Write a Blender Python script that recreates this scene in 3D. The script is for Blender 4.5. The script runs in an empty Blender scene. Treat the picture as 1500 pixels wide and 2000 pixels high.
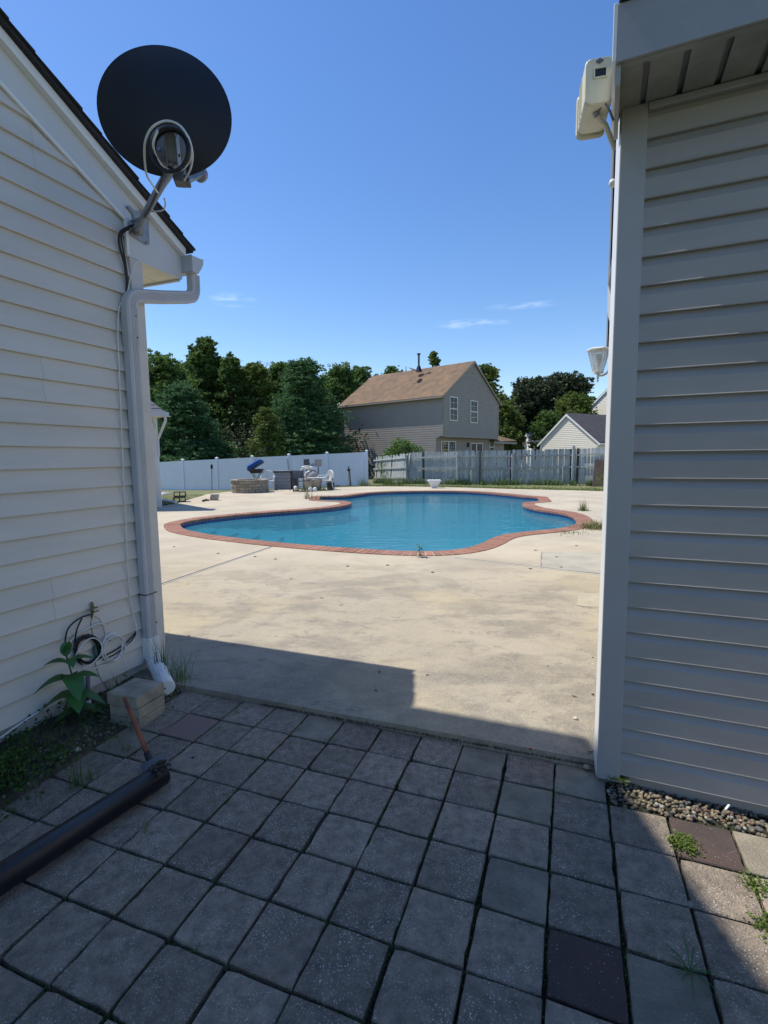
import bpy, bmesh, math, random
import numpy as np
from mathutils import Vector, Matrix

random.seed(7)
RNG = np.random.default_rng(11)
scene = bpy.context.scene
COL = scene.collection
rad = math.radians

# ------------------------------------------------------------------ camera, sky, sun, exposure
H = 1.488
FPX = 981.677
PITCH, ROLL = rad(6.29412), rad(-0.64144)
_cp, _sp = math.cos(PITCH), math.sin(PITCH)
FW = np.array([0, _cp, -_sp]); _up = np.array([0, _sp, _cp]); _rt = np.array([1.0, 0, 0])
_c, _s = math.cos(ROLL), math.sin(ROLL)
CR = _c * _rt + _s * _up
CU = -_s * _rt + _c * _up
CAMP = np.array([0, 0, H])
cam_d = bpy.data.cameras.new('camera')
cam = bpy.data.objects.new('camera', cam_d); COL.objects.link(cam)
cam_d.sensor_fit = 'VERTICAL'; cam_d.sensor_height = 36.0; cam_d.sensor_width = 27.0
cam_d.lens = 36.0 * FPX / 2000.0
cam_d.clip_start = 0.05; cam_d.clip_end = 3000
cam.matrix_world = Matrix([[CR[0], CU[0], -FW[0], 0], [CR[1], CU[1], -FW[1], 0], [CR[2], CU[2], -FW[2], H], [0, 0, 0, 1]])
scene.camera = cam

SUN_EL = rad(60.5)
SUN_AZ = math.atan2(-0.924, 0.383)          # bearing from +Y towards +X
SUN = Vector((math.sin(SUN_AZ) * math.cos(SUN_EL), math.cos(SUN_AZ) * math.cos(SUN_EL), math.sin(SUN_EL)))
world = bpy.data.worlds.new('World'); scene.world = world; world.use_nodes = True
wn = world.node_tree; wn.nodes.clear()
w_out = wn.nodes.new('ShaderNodeOutputWorld'); w_bg = wn.nodes.new('ShaderNodeBackground')
w_sky = wn.nodes.new('ShaderNodeTexSky'); w_sky.sky_type = 'NISHITA'; w_sky.sun_disc = False
w_sky.sun_elevation = SUN_EL; w_sky.sun_rotation = SUN_AZ
w_sky.air_density = 1.1; w_sky.dust_density = 0.2; w_sky.ozone_density = 2.2; w_sky.altitude = 10
w_bg.inputs['Strength'].default_value = 0.128
# thin wisps of cloud low over the trees
w_tc = wn.nodes.new('ShaderNodeTexCoord')
w_no = wn.nodes.new('ShaderNodeTexNoise'); w_no.inputs['Scale'].default_value = 26; w_no.inputs['Detail'].default_value = 6
w_st = wn.nodes.new('ShaderNodeVectorMath'); w_st.operation = 'MULTIPLY'; w_st.inputs[1].default_value = (1, 1, 5)
wn.links.new(w_tc.outputs['Generated'], w_st.inputs[0]); wn.links.new(w_st.outputs[0], w_no.inputs['Vector'])
def w_math(op, a, b):
    q = wn.nodes.new('ShaderNodeMath'); q.operation = op
    for k_, v_ in ((0, a), (1, b)):
        if isinstance(v_, (int, float)): q.inputs[k_].default_value = v_
        else: wn.links.new(v_, q.inputs[k_])
    return q.outputs[0]
w_sum = None
for dx_, dz_, wx_, wz_, am_ in ((-.283, .300, .045, .014, .8), (.172, .252, .075, .009, 1.0), (.275, .285, .075, .007, .6), (-.46, .17, .05, .025, .8), (-.50, .40, .09, .01, .35)):
    d_ = np.array([dx_, 1.0, dz_]); d_ /= np.linalg.norm(d_)
    q1 = wn.nodes.new('ShaderNodeVectorMath'); q1.operation = 'SUBTRACT'; q1.inputs[1].default_value = tuple(d_); wn.links.new(w_tc.outputs['Generated'], q1.inputs[0])
    q2 = wn.nodes.new('ShaderNodeVectorMath'); q2.operation = 'MULTIPLY'; q2.inputs[1].default_value = (1 / wx_, 1 / .2, 1 / wz_); wn.links.new(q1.outputs[0], q2.inputs[0])
    q3 = wn.nodes.new('ShaderNodeVectorMath'); q3.operation = 'LENGTH'; wn.links.new(q2.outputs[0], q3.inputs[0])
    f_ = w_math('MULTIPLY', w_math('MAXIMUM', w_math('SUBTRACT', 1.0, q3.outputs['Value']), 0.0), am_)
    w_sum = f_ if w_sum is None else w_math('ADD', w_sum, f_)
w_cl = w_math('MINIMUM', w_math('MULTIPLY', w_sum, w_math('MAXIMUM', w_math('MULTIPLY', w_math('SUBTRACT', w_no.outputs['Fac'], .40), 2.4), 0.0)), .6)
w_mx = wn.nodes.new('ShaderNodeMixRGB'); w_mx.inputs['Color2'].default_value = (5.6, 6.6, 8.0, 1)
wn.links.new(w_cl, w_mx.inputs['Fac'])
w_hs = wn.nodes.new('ShaderNodeHueSaturation'); w_hs.inputs['Saturation'].default_value = 1.24; w_hs.inputs['Hue'].default_value = .508
wn.links.new(w_sky.outputs['Color'], w_hs.inputs['Color'])
wn.links.new(w_hs.outputs['Color'], w_mx.inputs['Color1']); wn.links.new(w_mx.outputs['Color'], w_bg.inputs['Color'])
wn.links.new(w_bg.outputs['Background'], w_out.inputs['Surface'])

sun_d = bpy.data.lights.new('sun', 'SUN'); sun_d.energy = 4.1; sun_d.angle = rad(0.53); sun_d.color = (1.0, 0.95, 0.86)
sun_o = bpy.data.objects.new('sun', sun_d); COL.objects.link(sun_o)
sun_o.rotation_mode = 'QUATERNION'; sun_o.rotation_quaternion = SUN.to_track_quat('Z', 'Y')
scene.view_settings.view_transform = 'Standard'; scene.view_settings.look = 'None'
scene.view_settings.gamma = 1.0; scene.view_settings.use_curve_mapping = False
scene.view_settings.exposure = 0.42
scene.render.engine = 'CYCLES'
scene.cycles.max_bounces = 8; scene.cycles.transparent_max_bounces = 16

# ------------------------------------------------------------------ measuring helpers (where a thing stands)
def ray(x, y): return (x - 750) / FPX * CR - (y - 1000) / FPX * CU + FW
def G(x, y, z=0.0): d = ray(x, y); return CAMP + d * ((z - H) / d[2])
def PY(x, y, Y): d = ray(x, y); return CAMP + d * (Y / d[1])
OL = np.array([-1.656, 3.595, 0]); AL = np.array([.3624, .932, 0]); BL = np.array([.932, -.3624, 0])
OR = np.array([1.009, 2.24, 0]); DR = np.array([.917, -.399, 0]); NR = np.array([-.399, -.917, 0])
UP = np.array([0, 0, 1.0])
def LP(x, y, b=0.0):
    d = ray(x, y); t = ((OL + b * BL - CAMP) @ BL) / (d @ BL); return CAMP + d * t

# ------------------------------------------------------------------ materials
def mat(name, col, rough=0.6, var=0.0, vscale=3.0, col2=None, bump=0.0, bscale=40.0, metal=0.0, spec=0.5,
        stretch=None, objrand=0.0, speck=None, speck2=None, coat=0.0, local=False):
    m = bpy.data.materials.new(name); m.use_nodes = True
    n = m.node_tree.nodes; l = m.node_tree.links
    b = n['Principled BSDF']
    b.inputs['Roughness'].default_value = rough; b.inputs['Metallic'].default_value = metal
    b.inputs['Specular IOR Level'].default_value = spec
    if coat: b.inputs['Coat Weight'].default_value = coat
    if local:
        tc = n.new('ShaderNodeTexCoord'); vec = tc.outputs['Object']
    else:
        ge = n.new('ShaderNodeNewGeometry'); vec = ge.outputs['Position']
    if stretch:
        mp = n.new('ShaderNodeMapping'); mp.inputs['Scale'].default_value = stretch
        l.new(vec, mp.inputs['Vector']); vec = mp.outputs['Vector']
    rgb = n.new('ShaderNodeRGB'); rgb.outputs[0].default_value = (*col, 1); c = rgb.outputs[0]
    if var or col2:
        no = n.new('ShaderNodeTexNoise'); no.inputs['Scale'].default_value = vscale; no.inputs['Detail'].default_value = 7
        no.inputs['Roughness'].default_value = 0.62
        l.new(vec, no.inputs['Vector'])
        mr = n.new('ShaderNodeMapRange'); mr.inputs['From Min'].default_value = .32; mr.inputs['From Max'].default_value = .68
        l.new(no.outputs['Fac'], mr.inputs['Value'])
        mx = n.new('ShaderNodeMixRGB'); l.new(mr.outputs['Result'], mx.inputs['Fac']); l.new(c, mx.inputs['Color1'])
        c2 = col2 if col2 else tuple(v * (1 - var) for v in col)
        mx.inputs['Color2'].default_value = (*c2, 1); c = mx.outputs['Color']
    if objrand:
        oi = n.new('ShaderNodeObjectInfo'); mr2 = n.new('ShaderNodeMapRange')
        mr2.inputs['To Min'].default_value = 1 - objrand; mr2.inputs['To Max'].default_value = 1 + objrand
        l.new(oi.outputs['Random'], mr2.inputs['Value'])
        vm = n.new('ShaderNodeVectorMath'); vm.operation = 'SCALE'; l.new(c, vm.inputs[0]); l.new(mr2.outputs['Result'], vm.inputs['Scale']); c = vm.outputs[0]
    for sp_ in [q for q in (speck, speck2) if q]:
        sc, thr, scol = sp_
        vo = n.new('ShaderNodeTexVoronoi'); vo.inputs['Scale'].default_value = sc; l.new(vec, vo.inputs['Vector'])
        cr = n.new('ShaderNodeValToRGB'); cr.color_ramp.elements[0].position = thr * .6; cr.color_ramp.elements[0].color = (1, 1, 1, 1)
        cr.color_ramp.elements[1].position = thr; cr.color_ramp.elements[1].color = (0, 0, 0, 1)
        l.new(vo.outputs['Distance'], cr.inputs['Fac'])
        n2 = n.new('ShaderNodeTexWhiteNoise'); l.new(vo.outputs['Position'], n2.inputs['Vector'])
        mm = n.new('ShaderNodeMath'); mm.operation = 'POWER'; l.new(n2.outputs['Value'], mm.inputs[0]); mm.inputs[1].default_value = 2.0
        m2a = n.new('ShaderNodeMath'); m2a.operation = 'MULTIPLY'; l.new(cr.outputs['Color'], m2a.inputs[0]); l.new(mm.outputs[0], m2a.inputs[1])
        pn = n.new('ShaderNodeTexNoise'); pn.inputs['Scale'].default_value = 9.0; pn.inputs['Detail'].default_value = 4; l.new(vec, pn.inputs['Vector'])
        pr_ = n.new('ShaderNodeMapRange'); pr_.inputs['From Min'].default_value = .38; pr_.inputs['From Max'].default_value = .62; pr_.inputs['To Min'].default_value = .15; l.new(pn.outputs['Fac'], pr_.inputs['Value'])
        m2 = n.new('ShaderNodeMath'); m2.operation = 'MULTIPLY'; l.new(m2a.outputs[0], m2.inputs[0]); l.new(pr_.outputs['Result'], m2.inputs[1])
        mx = n.new('ShaderNodeMixRGB'); l.new(m2.outputs[0], mx.inputs['Fac']); l.new(c, mx.inputs['Color1']); mx.inputs['Color2'].default_value = (*scol, 1)
        c = mx.outputs['Color']
    l.new(c, b.inputs['Base Color'])
    if bump:
        nb = n.new('ShaderNodeTexNoise'); nb.inputs['Scale'].default_value = bscale; nb.inputs['Detail'].default_value = 5; l.new(vec, nb.inputs['Vector'])
        bp = n.new('ShaderNodeBump'); bp.inputs['Strength'].default_value = bump; bp.inputs['Distance'].default_value = .01
        l.new(nb.outputs['Fac'], bp.inputs['Height']); l.new(bp.outputs['Normal'], b.inputs['Normal'])
    return m

M = {}
M['vinyl_l'] = mat('vinyl_siding_pale', (.64, .62, .58), .42, var=.11, vscale=1.2, bump=.14, bscale=12, stretch=(1, 1, 6), objrand=.025)
M['vinyl_r'] = mat('vinyl_siding_grey', (.37, .355, .34), .45, var=.16, vscale=1.6, bump=.10, bscale=14, stretch=(1, 1, 3), objrand=.03)
M['trim_w'] = mat('trim_white', (.62, .63, .63), .4, var=.08, vscale=2)
M['trim_r'] = mat('trim_grey', (.38, .385, .39), .42, var=.14, vscale=1.5)
M['fascia_r'] = mat('fascia_grey', (.34, .35, .365), .5, var=.2, vscale=3)
M['soffit_r'] = mat('soffit_grimy', (.36, .37, .35), .6, var=.35, vscale=5)
M['spout'] = mat('downspout_paint', (.52, .52, .54), .4, var=.12, vscale=4)
M['shingle_dark'] = mat('shingle_dark', (.035, .036, .04), .9, var=.4, vscale=8, bump=.5, bscale=90)
M['shingle_grey'] = mat('shingle_grey', (.085, .095, .13), .9, col2=(.05, .055, .075), vscale=7, bump=.5, bscale=60)
M['shingle_brown'] = mat('shingle_brown', (.245, .15, .085), .95, col2=(.125, .092, .062), vscale=1.6, bump=.4, bscale=30)
M['shingle_slate'] = mat('shingle_slate', (.07, .065, .068), .95, col2=(.045, .043, .05), vscale=1.5)
M['white'] = mat('white_paint', (.80, .80, .79), .4, var=.06, vscale=3)
M['white_pl'] = mat('white_plastic', (.74, .74, .72), .45, var=.12, vscale=6)
M['cream'] = mat('cream_plastic', (.72, .69, .52), .42, col2=(.62, .57, .38), vscale=9)
M['black'] = mat('black_plastic', (.012, .013, .02), .38, var=.3, vscale=6)
M['dish'] = mat('dish_back', (.0035, .005, .0105), .62, var=.25, vscale=4)
M['galv'] = mat('galvanised_steel', (.36, .37, .38), .5, col2=(.24, .25, .26), vscale=14, metal=.55)
M['mastgrey'] = mat('mast_grey_paint', (.30, .32, .35), .45, var=.2, vscale=10)
M['cable_w'] = mat('cable_white', (.70, .70, .68), .5)
M['cable_b'] = mat('cable_black', (.01, .01, .012), .5)
M['brass'] = mat('brass_worn', (.20, .16, .09), .5, var=.4, vscale=40, metal=.6)
M['rust'] = mat('rusty_screw', (.05, .03, .02), .8)
M['green_w'] = mat('copper_green', (.05, .11, .10), .5)
M['conduit'] = mat('conduit_grey', (.14, .145, .16), .55, var=.2, vscale=12)
M['wood_board'] = mat('stained_board', (.06, .028, .018), .85, var=.5, vscale=8)
M['orange_wood'] = mat('orange_handle', (.30, .085, .04), .6, col2=(.17, .06, .035), vscale=20)
M['pipe_b'] = mat('black_drain_pipe', (.004, .005, .011), .38, col2=(.010, .0105, .013), vscale=2.3, bump=.08, bscale=120)
M['mud'] = mat('dried_mud', (.085, .062, .042), .95, var=.5, vscale=20, bump=.9, bscale=60)
M['soil'] = mat('dark_soil', (.030, .026, .018), .98, col2=(.018, .026, .010), vscale=9, bump=.9, bscale=70)
M['bed'] = mat('weedy_bed_soil', (.12, .095, .065), .98, col2=(.035, .032, .02), vscale=12, bump=1.0, bscale=45)
M['block'] = mat('pale_block', (.42, .37, .28), .9, col2=(.20, .18, .14), vscale=9, bump=.5, bscale=110)
M['paver'] = mat('paver_grey', (.335, .270, .205), .88, col2=(.165, .134, .104), vscale=24, bump=1.0, bscale=130, objrand=.22, speck=(150, .42, (.68, .65, .58)), speck2=(62, .20, (.7, .68, .62)))
M['paver_beige'] = mat('paver_beige', (.31, .275, .205), .9, col2=(.17, .15, .115), vscale=7, bump=.8, bscale=140, objrand=.08, speck=(120, .26, (.55, .54, .5)))
M['paver_red'] = mat('paver_red', (.26, .15, .12), .9, col2=(.21, .17, .145), vscale=5, bump=.5, bscale=170, speck=(100, .25, (.5, .5, .5)))
M['paver_dred'] = mat('paver_dark_red', (.10, .062, .052), .92, col2=(.055, .045, .04), vscale=5, bump=.5, bscale=170, speck=(90, .22, (.5, .5, .48)))
M['grass'] = mat('grass_blades', (.12, .20, .035), .7, col2=(.22, .23, .07), vscale=1.7)
M['grass_dk'] = mat('weed_blades', (.06, .14, .03), .7, col2=(.12, .16, .045), vscale=6)
M['grass_dry'] = mat('dry_blades', (.28, .25, .11), .8, col2=(.14, .17, .05), vscale=9)
M['leaf_bright'] = mat('broad_leaf', (.028, .115, .026), .5, col2=(.045, .15, .03), vscale=14, bump=.2, bscale=60)
M['stem'] = mat('plant_stem', (.06, .09, .03), .7)
M['ground'] = mat('lawn', (.10, .13, .04), .98, col2=(.20, .18, .09), vscale=.9, bump=.8, bscale=18)
M['coping'] = mat('coping_brick', (.34, .155, .10), .82, col2=(.24, .12, .082), vscale=10, bump=.35, bscale=110, objrand=.16)
M['mortar'] = mat('pale_mortar', (.44, .38, .32), .95, var=.2, vscale=12)
M['plaster'] = mat('pool_plaster', (.07, .29, .42), .8, col2=(.11, .38, .48), vscale=.5)
M['step'] = mat('pool_step', (.095, .33, .46), .7, var=.1, vscale=2)
M['tile'] = mat('blue_tile', (.018, .045, .20), .25, col2=(.05, .10, .33), vscale=16)
M['grout'] = mat('tile_grout', (.16, .20, .33), .8)
M['fence_w'] = mat('vinyl_fence', (.74, .80, .90), .30, var=.07, vscale=.8)
M['fence_wood'] = mat('weathered_wood', (.52, .54, .53), .9, col2=(.27, .285, .28), vscale=3.2, stretch=(6, 6, 1), bump=.5, bscale=40, objrand=.16)
M['fence_dark'] = mat('rotted_wood', (.09, .085, .08), .95, var=.4, vscale=5)
M['plywood'] = mat('brown_plywood', (.095, .072, .056), .9, var=.4, vscale=3)
M['taupe'] = mat('taupe_siding', (.335, .295, .255), .6, var=.10, vscale=1.5)
M['taupe_trim'] = mat('taupe_trim', (.30, .265, .23), .6)
M['beige'] = mat('beige_siding', (.80, .75, .64), .6, var=.05, vscale=1)
M['beige_w'] = mat('cool_white_siding', (.82, .83, .84), .6)
M['stone'] = mat('retaining_stone', (.34, .30, .24), .92, col2=(.24, .215, .18), vscale=5, bump=.6, bscale=40, objrand=.2)
M['grey_box'] = mat('deck_box_panel', (.27, .29, .32), .6, var=.12, vscale=8)
M['dark_lid'] = mat('dark_lid', (.035, .037, .045), .5)
M['blue'] = mat('blue_enamel', (.012, .075, .27), .25, var=.2, vscale=8)
M['tank'] = mat('tan_tank', (.38, .35, .32), .5, var=.15, vscale=5)
M['cinder'] = mat('cinder_block', (.13, .125, .11), .95, var=.35, vscale=10, bump=.7, bscale=60)
M['pipe_grey'] = mat('grey_pipe', (.10, .105, .12), .6, var=.3, vscale=7)
M['bark'] = mat('bark', (.10, .08, .06), .95, var=.4, vscale=5, bump=.8, bscale=20)
M['dark_int'] = mat('unlit_inside_black', (.012, .013, .015), .5)  # near-black colour stands in for the unlit space behind windows
M['curtain'] = mat('net_curtain', (.60, .66, .64), .8, var=.25, vscale=9, stretch=(5, 5, .4))
M['red'] = mat('red_petal', (.35, .01, .02), .6)
M['rock_w'] = mat('pale_stone', (.62, .58, .50), .9, var=.2, vscale=30)
M['strip_w'] = mat('white_sealant', (.62, .60, .56), .8)
M['strip_k'] = mat('dark_joint', (.04, .037, .035), .95)
M['leafdry'] = mat('dead_leaf', (.12, .055, .02), .9)

def deck_material():
    m = bpy.data.materials.new('pool_deck_concrete'); m.use_nodes = True
    n = m.node_tree.nodes; l = m.node_tree.links; b = n['Principled BSDF']; b.inputs['Roughness'].default_value = .9
    b.inputs['Specular IOR Level'].default_value = .3
    ge = n.new('ShaderNodeNewGeometry'); pos = ge.outputs['Position']
    def noise(sc, det, rough=.6, st=None, dist=0):
        v = pos
        if st:
            mp = n.new('ShaderNodeMapping'); mp.inputs['Scale'].default_value = st; mp.inputs['Rotation'].default_value = (0, 0, .35); l.new(pos, mp.inputs['Vector']); v = mp.outputs['Vector']
        t = n.new('ShaderNodeTexNoise'); t.inputs['Scale'].default_value = sc; t.inputs['Detail'].default_value = det; t.inputs['Roughness'].default_value = rough; t.inputs['Distortion'].default_value = dist
        l.new(v, t.inputs['Vector']); return t.outputs['Fac']
    def rng(s, a, c, lo=0, hi=1):
        r = n.new('ShaderNodeMapRange'); r.inputs['From Min'].default_value = a; r.inputs['From Max'].default_value = c
        r.inputs['To Min'].default_value = lo; r.inputs['To Max'].default_value = hi; r.interpolation_type = 'SMOOTHSTEP'; l.new(s, r.inputs['Value']); return r.outputs['Result']
    def mul(a, c):
        q = n.new('ShaderNodeMath'); q.operation = 'MULTIPLY'; l.new(a, q.inputs[0])
        if isinstance(c, float): q.inputs[1].default_value = c
        else: l.new(c, q.inputs[1])
        return q.outputs[0]
    def mix(f, c1, c2):
        q = n.new('ShaderNodeMixRGB')
        l.new(f, q.inputs['Fac'])
        for k, c in (('Color1', c1), ('Color2', c2)):
            if isinstance(c, tuple): q.inputs[k].default_value = (*c, 1)
            else: l.new(c, q.inputs[k])
        return q.outputs['Color']
    base = mix(rng(noise(.8, 6), .38, .62), (.51, .445, .335), (.43, .375, .285))
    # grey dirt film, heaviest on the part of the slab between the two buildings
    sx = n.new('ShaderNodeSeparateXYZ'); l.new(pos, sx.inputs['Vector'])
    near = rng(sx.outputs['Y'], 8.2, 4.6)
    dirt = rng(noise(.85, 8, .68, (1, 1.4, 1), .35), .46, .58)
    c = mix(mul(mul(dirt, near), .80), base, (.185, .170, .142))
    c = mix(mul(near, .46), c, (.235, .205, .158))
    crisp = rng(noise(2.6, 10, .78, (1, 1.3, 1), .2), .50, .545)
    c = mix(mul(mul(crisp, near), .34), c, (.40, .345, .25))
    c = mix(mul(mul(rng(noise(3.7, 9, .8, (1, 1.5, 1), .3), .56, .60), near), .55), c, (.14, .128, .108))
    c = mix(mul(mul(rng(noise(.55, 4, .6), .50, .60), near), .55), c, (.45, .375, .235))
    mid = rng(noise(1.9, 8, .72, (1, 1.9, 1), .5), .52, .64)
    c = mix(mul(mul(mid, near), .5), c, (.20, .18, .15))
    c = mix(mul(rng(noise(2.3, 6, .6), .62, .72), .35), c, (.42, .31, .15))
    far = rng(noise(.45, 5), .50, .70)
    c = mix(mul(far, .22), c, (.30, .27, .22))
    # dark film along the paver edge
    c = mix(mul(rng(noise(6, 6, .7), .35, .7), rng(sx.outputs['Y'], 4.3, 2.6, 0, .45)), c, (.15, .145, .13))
    # exposed grain
    vo = n.new('ShaderNodeTexVoronoi'); vo.inputs['Scale'].default_value = 90; l.new(pos, vo.inputs['Vector'])
    gr = rng(vo.outputs['Distance'], .1, .55, 1.0, 0.0)
    c = mix(mul(mul(gr, near), .35), c, (.56, .50, .38))
    fine = rng(noise(55, 4, .8), .3, .7)
    c = mix(mul(fine, .22), c, (.25, .22, .17))
    l.new(c, b.inputs['Base Color'])
    bp = n.new('ShaderNodeBump'); bp.inputs['Strength'].default_value = .55; bp.inputs['Distance'].default_value = .006
    l.new(noise(70, 5, .75), bp.inputs['Height']); l.new(bp.outputs['Normal'], b.inputs['Normal'])
    return m
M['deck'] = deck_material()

def leaf_material(name, c1, c2, trans=.25):
    m = bpy.data.materials.new(name); m.use_nodes = True
    n = m.node_tree.nodes; l = m.node_tree.links; b = n['Principled BSDF']
    at = n.new('ShaderNodeAttribute'); at.attribute_name = 'tint'
    mx = n.new('ShaderNodeMixRGB'); l.new(at.outputs['Fac'], mx.inputs['Fac'])
    mx.inputs['Color1'].default_value = (*c1, 1); mx.inputs['Color2'].default_value = (*c2, 1)
    l.new(mx.outputs['Color'], b.inputs['Base Color']); b.inputs['Roughness'].default_value = .6; b.inputs['Specular IOR Level'].default_value = .25
    tr = n.new('ShaderNodeBsdfTranslucent'); l.new(mx.outputs['Color'], tr.inputs['Color'])
    ms = n.new('ShaderNodeMixShader'); ms.inputs['Fac'].default_value = trans
    l.new(b.outputs[0], ms.inputs[1]); l.new(tr.outputs[0], ms.inputs[2]); l.new(ms.outputs[0], n['Material Output'].inputs['Surface'])
    return m
M['lf_mid'] = leaf_material('foliage_mid', (.060, .125, .032), (.17, .26, .065), .42)
M['lf_light'] = leaf_material('foliage_light', (.075, .13, .028), (.20, .25, .055), .35)
M['lf_dark'] = leaf_material('foliage_dark', (.034, .055, .028), (.085, .105, .045))
M['lf_pine'] = leaf_material('foliage_pine', (.042, .115, .048), (.11, .21, .07), .3)
M['lf_weed'] = leaf_material('foliage_weed', (.03, .09, .018), (.11, .17, .035), .3)

def glass_material():
    m = bpy.data.materials.new('window_glass'); m.use_nodes = True
    n = m.node_tree.nodes; l = m.node_tree.links
    n.remove(n['Principled BSDF'])
    g = n.new('ShaderNodeBsdfGlossy'); g.inputs['Roughness'].default_value = .03
    t = n.new('ShaderNodeBsdfTransparent'); t.inputs['Color'].default_value = (.85, .9, .9, 1)
    f = n.new('ShaderNodeFresnel'); f.inputs['IOR'].default_value = 1.5
    ms = n.new('ShaderNodeMixShader'); l.new(f.outputs[0], ms.inputs['Fac']); l.new(t.outputs[0], ms.inputs[1]); l.new(g.outputs[0], ms.inputs[2])
    l.new(ms.outputs[0], n['Material Output'].inputs['Surface']); return m
M['glass'] = glass_material()

def lamp_glass():
    m = bpy.data.materials.new('bevelled_lamp_glass'); m.use_nodes = True
    n = m.node_tree.nodes; l = m.node_tree.links; n.remove(n['Principled BSDF'])
    t = n.new('ShaderNodeBsdfTransparent'); r_ = n.new('ShaderNodeBsdfTranslucent'); r_.inputs['Color'].default_value = (.85, .88, .84, 1)
    g = n.new('ShaderNodeBsdfGlossy'); g.inputs['Roughness'].default_value = .15
    a = n.new('ShaderNodeMixShader'); a.inputs['Fac'].default_value = .5; l.new(t.outputs[0], a.inputs[1]); l.new(r_.outputs[0], a.inputs[2])
    b = n.new('ShaderNodeMixShader'); b.inputs['Fac'].default_value = .12; l.new(a.outputs[0], b.inputs[1]); l.new(g.outputs[0], b.inputs[2])
    l.new(b.outputs[0], n['Material Output'].inputs['Surface']); return m
M['lamp_glass'] = lamp_glass()

def water_material():
    m = bpy.data.materials.new('pool_water'); m.use_nodes = True
    n = m.node_tree.nodes; l = m.node_tree.links
    n.remove(n['Principled BSDF'])
    ge = n.new('ShaderNodeNewGeometry')
    mp = n.new('ShaderNodeMapping'); mp.inputs['Scale'].default_value = (.75, 1.9, 1); l.new(ge.outputs['Position'], mp.inputs['Vector'])
    no = n.new('ShaderNodeTexNoise'); no.inputs['Scale'].default_value = 2.6; no.inputs['Detail'].default_value = 3; l.new(mp.outputs['Vector'], no.inputs['Vector'])
    bp = n.new('ShaderNodeBump'); bp.inputs['Strength'].default_value = .42; bp.inputs['Distance'].default_value = .03
    l.new(no.outputs['Fac'], bp.inputs['Height'])
    g = n.new('ShaderNodeBsdfGlossy'); g.inputs['Roughness'].default_value = .02; l.new(bp.outputs['Normal'], g.inputs['Normal'])
    t = n.new('ShaderNodeBsdfTransparent'); t.inputs['Color'].default_value = (.62, .90, .95, 1)
    f = n.new('ShaderNodeFresnel'); f.inputs['IOR'].default_value = 1.33; l.new(bp.outputs['Normal'], f.inputs['Normal'])
    df = n.new('ShaderNodeBsdfDiffuse'); df.inputs['Color'].default_value = (.062, .345, .49, 1)
    mk = n.new('ShaderNodeMixShader'); mk.inputs['Fac'].default_value = .48; l.new(t.outputs[0], mk.inputs[1]); l.new(df.outputs[0], mk.inputs[2])
    ms = n.new('ShaderNodeMixShader'); l.new(f.outputs[0], ms.inputs['Fac']); l.new(mk.outputs[0], ms.inputs[1]); l.new(g.outputs[0], ms.inputs[2])
    l.new(ms.outputs[0], n['Material Output'].inputs['Surface'])
    va = n.new('ShaderNodeVolumeAbsorption'); va.inputs['Color'].default_value = (.0, .80, .93, 1); va.inputs['Density'].default_value = .07
    l.new(va.outputs[0], n['Material Output'].inputs['Volume'])
    return m
M['water'] = water_material()

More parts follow.
